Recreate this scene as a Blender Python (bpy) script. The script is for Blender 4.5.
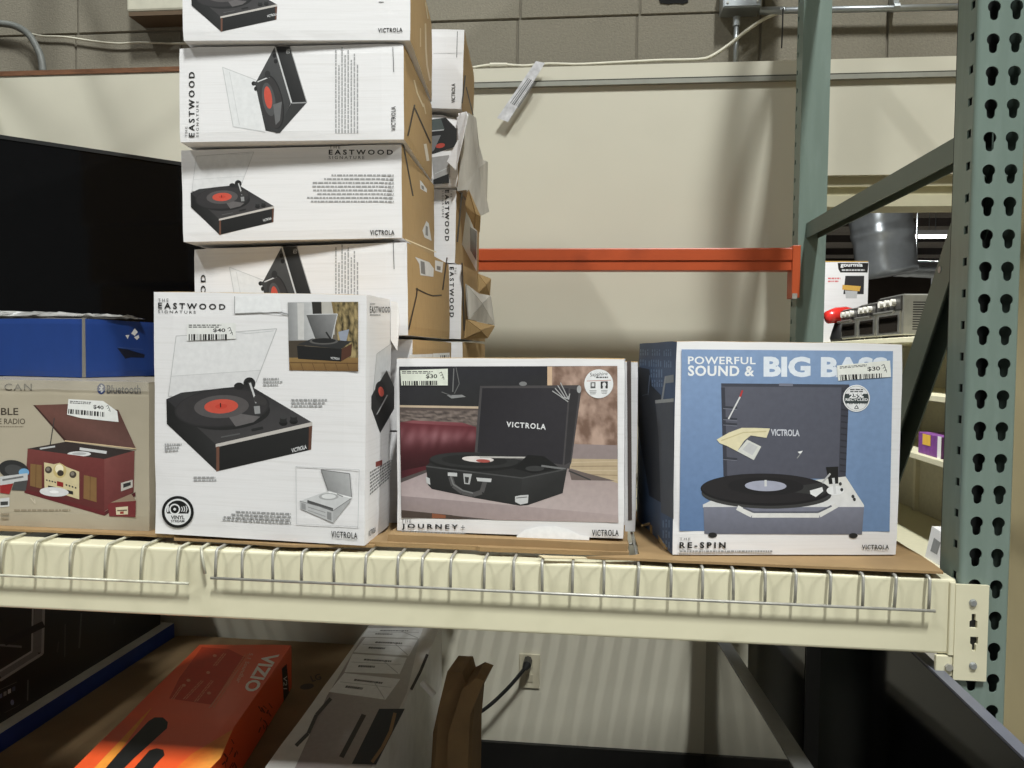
import bpy, bmesh, math, random
import numpy as np
from mathutils import Matrix, Vector, noise
from mathutils.geometry import tessellate_polygon
random.seed(7)
for o in list(bpy.data.objects): bpy.data.objects.remove(o)
SC = bpy.context.scene
COL = SC.collection
CZ = 1.38                       # camera height above the floor
YAW, PITCH, ROLL, FPX = .1037, .0366, .012, 770.0

# ------------------------------------------------------------------ camera
def cam_axes():
    cy, sy, cp, sp = math.cos(YAW), math.sin(YAW), math.cos(PITCH), math.sin(PITCH)
    f = Vector((-sy*cp, cy*cp, -sp)); r = Vector((cy, sy, 0)); u = r.cross(f)
    c, s = math.cos(ROLL), math.sin(ROLL)
    return r*c+u*s, u*c-r*s, f
CR, CU, CF = cam_axes()
CAMP = Vector((0, 0, CZ))
cam = bpy.data.cameras.new('camera'); camo = bpy.data.objects.new('camera', cam); COL.objects.link(camo)
camo.matrix_world = Matrix(((CR.x, CU.x, -CF.x, 0), (CR.y, CU.y, -CF.y, 0), (CR.z, CU.z, -CF.z, CZ), (0, 0, 0, 1)))
cam.sensor_width = 36; cam.lens = 36*FPX/1024; cam.clip_start = .02; cam.clip_end = 100
SC.camera = camo

# ------------------------------------------------------------------ world, lights, exposure
w = bpy.data.worlds.new('world'); SC.world = w; w.use_nodes = True
w.node_tree.nodes['Background'].inputs[0].default_value = (.97, 1.0, .97, 1)
w.node_tree.nodes['Background'].inputs[1].default_value = .15
SC.view_settings.view_transform = 'Standard'; SC.view_settings.look = 'None'
SC.view_settings.exposure = 0.0; SC.view_settings.gamma = 1.0; SC.view_settings.use_curve_mapping = False
# ceiling lamps over the aisle, last one unseen and added to brighten the ovens: (x, y, z above floor, length, width, watts)
LAMPS = [(1.43, -2.9, 9.0, .35, 1.6, 960), (-4.5, -2.9, 9.0, .35, 1.6, 360), (9.5, -2.9, 9.0, .35, 1.6, 1200), (.7, 4.9, 3.75, .16, 1.2, 180)]

# ------------------------------------------------------------------ helpers
def lin(c):
    c = c/255.0
    return c/12.92 if c <= .04045 else ((c+.055)/1.055)**2.4
def C(r, g=None, b=None):
    if g is None: g = b = r
    return (lin(r), lin(g), lin(b), 1.0)
def ray(px, py):
    return CF + CR*((px-512)/FPX) + CU*((384-py)/FPX)
def onX(px, py, x): d = ray(px, py); return CAMP + d*(x/d.x)
def onY(px, py, y): d = ray(px, py); return CAMP + d*(y/d.y)
def onZ(px, py, z): d = ray(px, py); return CAMP + d*((z-CZ)/d.z)

MATS = {}
def mat(name, col, rough=.6, metal=0.0, var=.06, scale=30.0, bump=0.0, bscale=60.0, stretch=None, coat=0.0, spec=.5,
        dirt=None, dscale=6.0, damt=.3, alpha=None, emit=None, trans=0.0):
    """procedural principled material: base colour broken up by noise, optional second 'dirt' colour and bump"""
    if name in MATS: return MATS[name]
    m = bpy.data.materials.new(name); m.use_nodes = True; MATS[name] = m
    nt = m.node_tree; b = nt.nodes['Principled BSDF']; N = nt.nodes.new; L = nt.links.new
    tc = N('ShaderNodeTexCoord'); src = tc.outputs['Object']
    if stretch:
        mp = N('ShaderNodeMapping'); mp.inputs['Scale'].default_value = stretch; L(src, mp.inputs[0]); src = mp.outputs[0]
    nz = N('ShaderNodeTexNoise'); nz.inputs['Scale'].default_value = scale; nz.inputs['Detail'].default_value = 5; L(src, nz.inputs[0])
    rp = N('ShaderNodeValToRGB'); rp.color_ramp.elements[0].position = .3; rp.color_ramp.elements[1].position = .7
    c0 = [max(0, x*(1-var)) for x in col[:3]]+[1]; c1 = [min(1, x*(1+var)) for x in col[:3]]+[1]
    rp.color_ramp.elements[0].color = c0; rp.color_ramp.elements[1].color = c1
    L(nz.outputs[0], rp.inputs[0]); out = rp.outputs[0]
    if dirt:
        n2 = N('ShaderNodeTexNoise'); n2.inputs['Scale'].default_value = dscale; n2.inputs['Detail'].default_value = 6; L(src, n2.inputs[0])
        r2 = N('ShaderNodeValToRGB'); r2.color_ramp.elements[0].position = .5; r2.color_ramp.elements[1].position = .75
        r2.color_ramp.elements[1].color = (damt, damt, damt, 1); L(n2.outputs[0], r2.inputs[0])
        mx = N('ShaderNodeMix'); mx.data_type = 'RGBA'; L(r2.outputs[0], mx.inputs[0]); L(out, mx.inputs[6]); mx.inputs[7].default_value = dirt; out = mx.outputs[2]
    L(out, b.inputs['Base Color'])
    b.inputs['Roughness'].default_value = rough; b.inputs['Metallic'].default_value = metal
    b.inputs['Coat Weight'].default_value = coat; b.inputs['Specular IOR Level'].default_value = spec
    if alpha is not None: b.inputs['Alpha'].default_value = alpha
    if trans: b.inputs['Transmission Weight'].default_value = trans
    if emit: b.inputs['Emission Color'].default_value = emit[:3]+(1,); b.inputs['Emission Strength'].default_value = emit[3]
    if bump:
        n3 = N('ShaderNodeTexNoise'); n3.inputs['Scale'].default_value = bscale; n3.inputs['Detail'].default_value = 4; L(src, n3.inputs[0])
        bp = N('ShaderNodeBump'); bp.inputs['Strength'].default_value = bump; bp.inputs['Distance'].default_value = .004
        L(n3.outputs[0], bp.inputs['Height']); L(bp.outputs[0], b.inputs['Normal'])
    return m
def print_mat():
    """ink: colour read from the mesh's own colour layer, with faint paper grain"""
    m = bpy.data.materials.new('printed_ink'); m.use_nodes = True; nt = m.node_tree; b = nt.nodes['Principled BSDF']
    a = nt.nodes.new('ShaderNodeVertexColor'); a.layer_name = 'Col'
    tc = nt.nodes.new('ShaderNodeTexCoord'); nz = nt.nodes.new('ShaderNodeTexNoise'); nz.inputs['Scale'].default_value = 90; nz.inputs['Detail'].default_value = 4
    nt.links.new(tc.outputs['Object'], nz.inputs[0])
    rp = nt.nodes.new('ShaderNodeValToRGB'); rp.color_ramp.elements[0].position = .3; rp.color_ramp.elements[1].position = .7
    rp.color_ramp.elements[0].color = (.9, .9, .9, 1); rp.color_ramp.elements[1].color = (1, 1, 1, 1); nt.links.new(nz.outputs[0], rp.inputs[0])
    mx = nt.nodes.new('ShaderNodeMix'); mx.data_type = 'RGBA'; mx.blend_type = 'MULTIPLY'; mx.inputs[0].default_value = 1
    nt.links.new(a.outputs[0], mx.inputs[6]); nt.links.new(rp.outputs[0], mx.inputs[7]); nt.links.new(mx.outputs[2], b.inputs['Base Color'])
    b.inputs['Roughness'].default_value = .5; b.inputs['Specular IOR Level'].default_value = .35
    return m
INK = print_mat()

def tag(o, label=None, cat=None, group=None, kind=None):
    if label: o['label'] = label
    if cat: o['category'] = cat
    if group: o['group'] = group
    if kind: o['kind'] = kind
    return o
ROOTM = {}
def root(name, M, label, cat, group=None):
    """an Empty at the thing's base; its parts are built in its local frame"""
    e = bpy.data.objects.new(name, None); COL.objects.link(e); e.empty_display_size = .05
    e.matrix_world = M; ROOTM[e.name] = M.copy(); tag(e, label, cat, group)
    return e
class MB:
    def __init__(s): s.v = []; s.f = []; s.m = []; s.c = []
    def poly(s, pts, m=0, col=None):
        i = len(s.v); s.v += [tuple(p) for p in pts]; s.f.append(tuple(range(i, i+len(pts)))); s.m.append(m); s.c.append(col); return s
    def box(s, a, b, m=0, M=None):
        x0, y0, z0 = a; x1, y1, z1 = b
        P = [Vector(p) for p in ((x0,y0,z0),(x1,y0,z0),(x1,y1,z0),(x0,y1,z0),(x0,y0,z1),(x1,y0,z1),(x1,y1,z1),(x0,y1,z1))]
        return s.hexa([M @ p for p in P] if M else P, m)
    def hexa(s, P, m=0):
        i = len(s.v); s.v += [tuple(p) for p in P]
        for q in ((3,2,1,0),(4,5,6,7),(0,1,5,4),(1,2,6,5),(2,3,7,6),(3,0,4,7)):
            s.f.append(tuple(i+k for k in q)); s.m.append(m); s.c.append(None)
        return s
    def prism(s, pts, off, m=0):
        """polygon pts (3D) extruded by vector off"""
        off = Vector(off); n = len(pts); A = [Vector(p) for p in pts]; B = [p+off for p in A]
        s.poly(A[::-1], m); s.poly(B, m)
        for k in range(n): s.poly([A[k], A[(k+1) % n], B[(k+1) % n], B[k]], m)
        return s
    def tube(s, pts, r, n=8, m=0, caps=True):
        pts = [Vector(p) for p in pts]; i0 = len(s.v); K = len(pts); prev = None
        for k, p in enumerate(pts):
            t = (pts[min(k+1, K-1)]-pts[max(k-1, 0)]).normalized()
            if prev is None: a = t.orthogonal().normalized()
            else: a = (prev-t*prev.dot(t)).normalized()
            prev = a; b = t.cross(a); rr = r[k] if isinstance(r, (list, tuple)) else r
            for j in range(n):
                an = 2*math.pi*j/n; s.v.append(tuple(p+a*(math.cos(an)*rr)+b*(math.sin(an)*rr)))
        for k in range(K-1):
            for j in range(n):
                a0 = i0+k*n+j; a1 = i0+k*n+(j+1) % n
                s.f.append((a0, a1, a1+n, a0+n)); s.m.append(m); s.c.append(None)
        if caps:
            s.f.append(tuple(i0+j for j in range(n))[::-1]); s.m.append(m); s.c.append(None)
            s.f.append(tuple(i0+(K-1)*n+j for j in range(n))); s.m.append(m); s.c.append(None)
        return s
    def build(s, name, mats, parent=None, smooth=False):
        if not isinstance(mats, (list, tuple)): mats = [mats]
        me = bpy.data.meshes.new(name); me.from_pydata(s.v, [], s.f)
        for m in mats: me.materials.append(m)
        me.polygons.foreach_set('material_index', s.m)
        if smooth: me.polygons.foreach_set('use_smooth', [True]*len(s.f))
        if any(c is not None for c in s.c):
            ca = me.color_attributes.new('Col', 'FLOAT_COLOR', 'CORNER'); data = []
            for f, c in zip(s.f, s.c):
                c = c or (.8, .8, .8, 1)
                if isinstance(c[0], (tuple, list)): data += [x for q in c for x in q]
                else: data += list(c)*len(f)
            ca.data.foreach_set('color', data)
        me.update()
        o = bpy.data.objects.new(name, me); COL.objects.link(o); o.parent = parent
        return o
def struct(mb, name, mats, parent=None, **k):
    o = mb.build(name, mats, parent, **k)
    if parent is None: o['kind'] = 'structure'
    return o
def bevel_obj(o, wdt=.002, seg=2):
    md = o.modifiers.new('bevel', 'BEVEL'); md.width = wdt; md.segments = seg; md.limit_method = 'ANGLE'; md.harden_normals = False
    return o
def smooth_curve(pts, n=8):
    """Catmull-Rom through the points"""
    P = [Vector(p) for p in pts]; P = [P[0]*2-P[1]]+P+[P[-1]*2-P[-2]]; out = []
    for i in range(1, len(P)-2):
        a, b, c, d = P[i-1:i+3]
        for k in range(n):
            t = k/n; out.append(.5*((2*b)+(c-a)*t+(2*a-5*b+4*c-d)*t*t+(3*b-a-3*c+d)*t**3))
    out.append(P[-2]); return out

# ---- lettering: outlines of the built-in font, normalised to a unit box
TXT = {}
def text_mesh(s, bold=0.0, space=1.0):
    key = (s, bold, space)
    if key in TXT: return TXT[key]
    cu = bpy.data.curves.new('lettering', 'FONT'); cu.body = s; cu.resolution_u = 3; cu.offset = bold; cu.space_character = space
    ob = bpy.data.objects.new('lettering', cu); COL.objects.link(ob); bpy.context.view_layer.update()
    dg = bpy.context.evaluated_depsgraph_get(); me = bpy.data.meshes.new_from_object(ob.evaluated_get(dg))
    V = [v.co.copy() for v in me.vertices]; F = [tuple(p.vertices) for p in me.polygons]
    bpy.data.objects.remove(ob); bpy.data.curves.remove(cu); bpy.data.meshes.remove(me)
    x0 = min(v.x for v in V); x1 = max(v.x for v in V); y0 = min(v.y for v in V); y1 = max(v.y for v in V)
    TXT[key] = ([((v.x-x0)/(x1-x0), (v.y-y0)/(y1-y0)) for v in V], F); return TXT[key]
def bil(q, s, t):
    """q = TL,TR,BR,BL in pixels; s along the line, t up"""
    (ax, ay), (bx, by), (cx, cy), (dx, dy) = q
    x = (1-t)*((1-s)*dx+s*cx)+t*((1-s)*ax+s*bx); y = (1-t)*((1-s)*dy+s*cy)+t*((1-s)*ay+s*by)
    return x, y

class Face:
    """one flat side of a thing; artwork measured in the photograph is printed on its plane"""
    def __init__(s, rt, p, n, T=None):
        s.rt = rt; M = ROOTM[rt.name]; s.Mi = M.inverted(); s.o = s.Mi @ CAMP; s.R = s.Mi.to_3x3()
        s.p = Vector(p); s.n = Vector(n); s.lay = 0; s.T = T
    def sub(s, T): s.T = T; return s
    def base(s): s.lay += 1; return .0002+.00001*s.lay
    def pt(s, q, off):
        x, y = q
        if s.T: x, y = s.T[0]+x/s.T[2], s.T[1]+y/s.T[2]
        d = s.R @ ray(x, y); p = s.p+s.n*off
        return s.o+d*((p-s.o).dot(s.n)/d.dot(s.n))
    def flip(s, pts):
        a = Vector((0, 0, 0))
        for i in range(len(pts)): a += pts[i].cross(pts[(i+1) % len(pts)])
        return pts if a.dot(s.n) > 0 else pts[::-1]
    # primitives append to an MB
    def poly(s, mb, pts, col):
        z = s.base(); P = [s.pt(q, z) for q in pts]; Q = s.flip(P)
        if isinstance(col[0], (tuple, list)) and Q is not P: col = list(col)[::-1]
        mb.poly(Q, 0, col)
    def ell(s, mb, cx, cy, rx, ry, col, rot=0, n=36, a0=0, a1=360):
        c, d = math.cos(math.radians(rot)), math.sin(math.radians(rot)); P = []
        for k in range(n if a1-a0 >= 360 else n+1):
            a = math.radians(a0+(a1-a0)*k/n); x, y = rx*math.cos(a), ry*math.sin(a); P.append((cx+x*c-y*d, cy+x*d+y*c))
        s.poly(mb, P, col)
    def line(s, mb, pts, wd, col):
        for (x0, y0), (x1, y1) in zip(pts, pts[1:]):
            L = math.hypot(x1-x0, y1-y0) or 1; nx, ny = -(y1-y0)/L*wd/2, (x1-x0)/L*wd/2
            s.poly(mb, [(x0+nx, y0+ny), (x1+nx, y1+ny), (x1-nx, y1-ny), (x0-nx, y0-ny)], col)
    def text(s, mb, st, q, col, bold=0.0, space=1.0):
        if len(q) == 2: (x0, y0), (x1, y1) = q; q = [(x0, y0), (x1, y0), (x1, y1), (x0, y1)]
        V, F = text_mesh(st, bold, space); z = s.base()
        P = [s.pt(bil(q, a, b), z) for a, b in V]; i = len(mb.v); mb.v += [tuple(p) for p in P]
        for f in F:
            a = (P[f[1]]-P[f[0]]).cross(P[f[2]]-P[f[0]])
            mb.f.append(tuple(i+k for k in (f if a.dot(s.n) > 0 else f[::-1]))); mb.m.append(0); mb.c.append(col)
    def fine(s, mb, q, rows, col, align='l', dens=.55, word=.09, ragged=.25, seed=1):
        """unreadable small print: rows of short strokes"""
        if len(q) == 2: (x0, y0), (x1, y1) = q; q = [(x0, y0), (x1, y0), (x1, y1), (x0, y1)]
        rd = random.Random(seed); z = s.base()
        for r in range(rows):
            t1 = 1-(r+.18)/rows; t0 = 1-(r+.18+dens)/rows; L = 1-rd.random()*ragged; a = 0 if align == 'l' else (1-L if align == 'r' else (1-L)/2); e = a+L
            while a < e:
                wl = word*(.4+rd.random()*.9); b = min(e, a+wl)
                mb.poly(s.flip([s.pt(bil(q, *k), z) for k in ((a, t0), (b, t0), (b, t1), (a, t1))]), 0, col); a = b+word*.22
    def bars(s, mb, q, col, n=40, seed=3):
        rd = random.Random(seed); z = s.base(); a = 0.0
        while a < 1:
            b = min(1, a+rd.choice((.5, 1, 1, 1.8))/n)
            mb.poly(s.flip([s.pt(bil(q, *k), z) for k in ((a, 0), (b, 0), (b, 1), (a, 1))]), 0, col); a = b+rd.choice((.5, .8, 1.3))/n
    def part(s, name, fn, parent=None, label=None):
        mb = MB(); fn(mb); o = mb.build(name, INK, parent or s.rt)
        if label: o['label'] = label
        if name in ('fine_print', 'barcode', 'worn_print', 'sticker_heading', 'panel_print', 'address_print', 'slogan_print', 'scuff_marks', 'tape_scuff', 'scraped_patch', 'flame_print'): o['kind'] = 'stuff'
        return o
    def grid(s, mb, q, nx, ny, fn):
        """patch of print whose colour varies smoothly: fn(s, t) -> colour"""
        z = s.base(); P = [[s.pt(bil(q, i/nx, 1-j/ny), z) for i in range(nx+1)] for j in range(ny+1)]; K = [[fn(i/nx, j/ny) for i in range(nx+1)] for j in range(ny+1)]
        for j in range(ny):
            for i in range(nx):
                L = [(j, i), (j+1, i), (j+1, i+1), (j, i+1)]; A = [P[a][b] for a, b in L]; B = s.flip(A); c = [K[a][b] for a, b in L]
                mb.poly(B, 0, c if B is A else c[::-1])
    def sticker(s, q, price, pq, bq, hq, paper=C(232, 232, 228), label=None, seed=3, scrib=None):
        o = s.part('price_sticker', lambda m: s.poly(m, q, paper), label=label or 'white price sticker with black barcode')
        s.part('price_lettering', lambda m: s.text(m, price, pq, C(25), .018), o)
        s.part('barcode', lambda m: s.bars(m, bq, C(30), 34, seed), o)
        def hd(m):
            s.fine(m, hq, 2, C(70), word=.12, ragged=.1, seed=seed)
            if scrib:
                x, y = scrib
                for k in range(3): s.line(m, [(x+k*5, y+k*9), (x+9+k*4, y-5+k*9), (x+12+k*3, y+5+k*9)], 2, C(60))
        s.part('sticker_heading', hd, o)
        return o

def rotm(yaw, pit, rol): return Matrix.Rotation(yaw, 4, 'Z') @ Matrix.Rotation(rol, 4, 'Y') @ Matrix.Rotation(pit, 4, 'X')
def wob(k, amp, sd): return amp*(.5+.5*noise.noise(Vector((k[0]*14+sd, k[1]*14-sd*2.3, k[2]*14+sd*.7))))
def carton_mesh(w_, h, d, sides, amp=.0022, cuts=9, seed=1.0):
    """carton in local frame x[-w,0] y[0,d] z[0,h]; only the edges are crushed inward; sides = material index by face"""
    bm = bmesh.new(); bmesh.ops.create_cube(bm, size=1.0)
    bmesh.ops.subdivide_edges(bm, edges=bm.edges[:], cuts=cuts, use_grid_fill=True)
    for f in bm.faces:
        n = f.normal; k = max(range(3), key=lambda i: abs(n[i])); key = ('right' if n.x > 0 else 'left') if k == 0 else (('back' if n.y > 0 else 'front') if k == 1 else ('top' if n.z > 0 else 'bottom'))
        f.material_index = sides.get(key, 0)
    for v in bm.verts:
        e = [abs(abs(c)-.5) < 1e-4 for c in v.co]; k = v.co.copy(); p = Vector(((v.co.x-.5)*w_, (v.co.y+.5)*d, (v.co.z+.5)*h))
        if sum(e) >= 2:
            a = wob(p, amp, seed)*(1.6 if sum(e) == 3 else 1)
            for i in range(3):
                if e[i] and not (i == 2 and k.z < 0): p[i] -= math.copysign(a, k[i])
        v.co = p
    me = bpy.data.meshes.new('carton'); bm.to_mesh(me); bm.free(); return me
def carton(name, P, mats, sides, label, cat='box', group=None, amp=.0022, seed=1.0, zoff=0.0, partname='carton', inset=0.0):
    x, y, z, yaw, pit, rol, w_, h, d = P
    M = Matrix.Translation((x, y, z+CZ+zoff)) @ rotm(yaw, pit, rol)
    r = root(name, M, label, cat, group); r['dims'] = [w_, h, d]
    me = carton_mesh(w_, h, d, sides, amp, seed=seed)
    for m in mats: me.materials.append(m)
    o = bpy.data.objects.new(partname, me); COL.objects.link(o); o.parent = r
    return r
def face(r, side, T=None):
    w_, h, d = r['dims']
    p, n = {'front': ((0, 0, 0), (0, -1, 0)), 'right': ((0, 0, 0), (1, 0, 0)), 'left': ((-w_, 0, 0), (-1, 0, 0)), 'top': ((0, 0, h), (0, 0, 1))}[side]
    return Face(r, p, n, T)
def undims():
    for o in bpy.data.objects:
        if 'dims' in o: del o['dims']

# ------------------------------------------------------------------ materials
WHITE = mat('white_carton', C(230, 228, 228), .55, var=.012, scale=8, stretch=(1, 1, 40), bump=.06, bscale=12, dirt=C(190, 185, 178), dscale=5, damt=.22)
KRAFT = mat('kraft_cardboard', C(170, 141, 97), .75, var=.06, scale=12, stretch=(30, 30, 3), bump=.08, bscale=20, dirt=C(140, 110, 72), dscale=7, damt=.3)
KRAFT_D = mat('brown_cardboard', C(150, 122, 84), .8, var=.1, scale=9, bump=.08, bscale=20, dirt=C(110, 88, 60), dscale=7, damt=.35)
SEAM = mat('carton_seam', C(48, 36, 26), .9)
CREAM_WALL = mat('cream_wall_paint', C(205, 200, 182), .6, var=.015, scale=4, bump=.02, dirt=C(184, 180, 162), dscale=2.2, damt=.35)
CREAM_STEEL = mat('cream_steel_paint', C(219, 213, 184), .38, var=.02, scale=10, dirt=C(180, 176, 145), dscale=9, damt=.3, spec=.5)
GREEN_STEEL = mat('grey_green_steel_paint', C(116, 132, 123), .36, var=.05, scale=8, stretch=(4, 4, .6), dirt=C(150, 164, 158), dscale=14, damt=.2, bump=.03, bscale=8)
STRUT = mat('dark_grey_green_steel_paint', C(92, 106, 98), .4, var=.06, scale=8)
ORANGE_STEEL = mat('orange_steel_paint', C(190, 84, 44), .4, var=.05, scale=12, dirt=C(140, 60, 35), dscale=10, damt=.4)
ZINC = mat('zinc_wire', C(176, 174, 166), .42, .45, var=.15, scale=60)
ZINC2 = mat('galvanised_conduit', C(172, 176, 178), .38, .8, var=.08, scale=30)
PAINTED_WIRE = mat('cream_painted_wire', C(190, 188, 170), .45, .2, var=.15, scale=60, dirt=C(120, 110, 95), dscale=40, damt=.6)
BLACK_PL = mat('black_plastic', C(28), .45, var=.2)
SCREEN = mat('dark_glass_screen', C(10, 10, 11), .09, var=.1, spec=.28)
BLOCK = mat('grey_concrete_block', C(128, 122, 108), .95, var=.09, scale=120, bump=.5, bscale=170, dirt=C(112, 106, 93), dscale=4, damt=.5)
MORTAR = mat('mortar', C(118, 112, 99), .95, var=.08, bump=.3, bscale=120)
FLOOR = mat('grey_concrete_floor', C(128, 124, 116), .6, var=.08, scale=3, dirt=C(95, 90, 84), dscale=2, damt=.4)

# ================================================================== the setting
YW = 2.477
struct(MB().box((-12, -10, -.1), (14, 24, 0)), 'floor', FLOOR)
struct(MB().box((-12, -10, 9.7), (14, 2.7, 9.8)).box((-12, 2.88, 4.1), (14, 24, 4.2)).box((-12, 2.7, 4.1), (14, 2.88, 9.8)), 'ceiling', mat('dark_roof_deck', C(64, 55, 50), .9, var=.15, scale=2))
wb = MB()
wb.box((-3.2, YW, 0), (.70, YW+.09, CZ+.918)); wb.box((-3.2, YW, CZ+.918), (-1.05, YW+.09, CZ+.935)); wb.box((.70, YW, CZ+.566), (1.245, YW+.09, CZ+.918))
struct(wb, 'wall_back', CREAM_WALL)
struct(MB().box((-3.2, YW-.004, CZ+.935), (-1.05, YW+.09, CZ+.951)), 'trim_1', mat('raw_wood_edge', C(112, 74, 48), .8, var=.25, scale=30, stretch=(1, 8, 8)))
t = MB(); t.box((-.42, YW-.014, CZ+.853), (1.245, YW, CZ+.867)); t.box((-.42, YW-.004, CZ+.867), (1.245, YW, CZ+.874), 1)
struct(t, 'trim_2', [mat('grey_metal_strip', C(150, 150, 140), .45, .3), mat('shadow_gap', C(70, 68, 60), .9)])
hd = MB(); hd.box((.66, YW+.02, CZ+.535), (1.245, YW+.12, CZ+.567)); hd.box((.66, YW+.035, CZ+.505), (1.245, YW+.12, CZ+.535)); hd.box((.66, YW+.01, CZ+.472), (1.245, YW+.12, CZ+.505))
struct(hd, 'trim_3', mat('header_paint', C(188, 182, 154), .6, var=.03))
struct(MB().box((-3.2, YW-.014, 0), (.70, YW, .112)), 'baseboard_back', mat('black_cove_base', C(24, 23, 22), .5))
# side wall on the right with its dark base
struct(MB().box((1.245, .95, 0), (1.45, YW+.12, 3.6)), 'wall_right', mat('tan_wall_paint', C(216, 200, 156), .7, var=.03, scale=6, dirt=C(196, 180, 138), dscale=3, damt=.4))
struct(MB().box((1.231, .95, 0), (1.245, YW, .27)), 'baseboard_right', mat('brown_cove_base', C(62, 54, 44), .6))
# concrete block wall above the panel: every block a piece of its own
cbw = struct(MB().box((-4.2, 2.682, CZ+.566), (3.0, 2.88, 4.1)), 'wall_block', MORTAR)
blk = MB().box((-.1995, 0, 0), (.1995, .02, .1965)); proto = blk.build('concrete_block', BLOCK); bevel_obj(proto, .002, 1)
first = True
for row, (z0, xo) in enumerate(((.7495, .137), (.9525, .338-.2015), (1.1555, .140+.203), (1.3585, .138))):
    for k in range(-8, 6):
        xc = xo+.1985+.406*k if row != 2 else .141+.203+.406*k
        xc += 0 if row != 2 else 0
        o = proto if first else proto.copy()
        if not first: COL.objects.link(o)
        first = False
        o.parent = cbw; o.location = (xc, 2.676+random.uniform(-.001, .001), CZ+z0+.0035)
# hole knocked in the wall
hm = MB(); hp = [onY(x, y, 2.6735) for x, y in ((657, -8), (690, -8), (688, 2), (683, 4), (676, 3), (668, 4), (660, 3))]
hm.prism(hp[::-1], (0, .0012, 0)); hm.build('broken_hole', mat('dark_hole', C(12, 11, 10), .95), cbw)

# the hall beyond the opening: far wall, roof joists
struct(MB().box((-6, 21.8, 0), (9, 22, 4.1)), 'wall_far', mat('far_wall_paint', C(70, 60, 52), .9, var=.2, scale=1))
jm = mat('roof_joist', C(176, 168, 158), .7, var=.1)
for k in range(7):
    struct(MB().box((-3, 7+k*2.0, 3.78), (9, 7.06+k*2.0, 3.86)).box((-3, 7+k*2.0, 4.02), (9, 7.06+k*2.0, 4.1)), 'trim_%d' % (4+k), jm)

# ================================================================== ceiling lamps of the aisle
LM = mat('lamp_diffuser', C(250), .5, emit=(1, .97, .9, 6.0)); LH = mat('lamp_housing', C(215), .5)
def ceiling_lamp(x, y, z, L, W, watts, label, light=True, rx=True):
    r = root('ceiling_lamp', Matrix.Translation((x, y, z)), label, 'lamp', 'strip lamps under the roof')
    MB().box((-L/2-.03, -W/2-.03, .012), (L/2+.03, W/2+.03, .09)).build('housing', LH, r)
    MB().box((-L/2, -W/2, .0), (L/2, W/2, .012)).build('diffuser', LM, r)
    for k in (-.4, .4): MB().tube([(0, W*k, .09), (0, W*k, (9.7 if y < 2.7 else 4.1)-z)], .006, 6).build('hanger', ZINC2, r)
    if light:
        li = bpy.data.lights.new('strip_light', 'AREA'); li.shape = 'RECTANGLE'; li.size = L; li.size_y = W; li.energy = watts; li.color = (.965, 1, .985)
        lo = bpy.data.objects.new('strip_light', li); COL.objects.link(lo); lo.parent = r; lo.location = (0, 0, -.004)
for i, (x, y, z, L, W, e) in enumerate(LAMPS):
    ceiling_lamp(x, y, z, L, W, e, ['strip lamp hanging over the aisle to the right of the rack', 'strip lamp hanging over the aisle above the left boxes', 'strip lamp hanging over the far right of the aisle', 'unseen strip lamp added in the hall to brighten the toaster ovens'][i])
p = onZ(932, 237, 3.5)
ceiling_lamp(p.x, p.y, 3.5, 1.0, .32, 160, 'glowing strip lamp in the hall seen between the rack struts')
p = onZ(832, 217, 3.6)
ceiling_lamp(p.x, p.y, 3.6, .5, .3, 90, 'glowing lamp peeking over the horizontal strut beside the rear post')

# ================================================================== pallet rack
YF, XU, RD = 1.295, .5930, 1.0324        # beam face, upright left edge, frame depth
UW = .0762
def teardrop(cx, cz, a=.0105, h=.026):
    P = []
    for k in range(13):
        an = math.radians(-48+276*k/12); P.append((cx+.0098*math.cos(an), cz+.005+.0098*math.sin(an)))
    for k in range(7):
        an = math.radians(185+170*k/6); P.append((cx+.0060*math.cos(an), cz-.0105+.0055*math.sin(an)))
    return P
def plate_with_holes(mb, x0, x1, z0, z1, holes, y0, th, M, m=0):
    """plate in the local xz plane with real holes and walls of the given thickness"""
    loops = [[(x0, z0), (x1, z0), (x1, z1), (x0, z1)]]+holes
    flat = [p for l in loops for p in l]
    tri = tessellate_polygon([[Vector((a, b, 0)) for a, b in l] for l in loops])
    for y, fl in ((y0, True), (y0+th, False)):
        for t_ in tri:
            P = [Vector((flat[i][0], y, flat[i][1])) for i in t_]
            n = (P[1]-P[0]).cross(P[2]-P[0])
            if (n.y < 0) != fl: P = P[::-1]
            mb.poly([M @ p for p in P], m)
    for l in loops:
        for k in range(len(l)):
            a, b = l[k], l[(k+1) % len(l)]
            mb.poly([M @ Vector((a[0], y0, a[1])), M @ Vector((b[0], y0, b[1])), M @ Vector((b[0], y0+th, b[1])), M @ Vector((a[0], y0+th, a[1]))], m)
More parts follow.
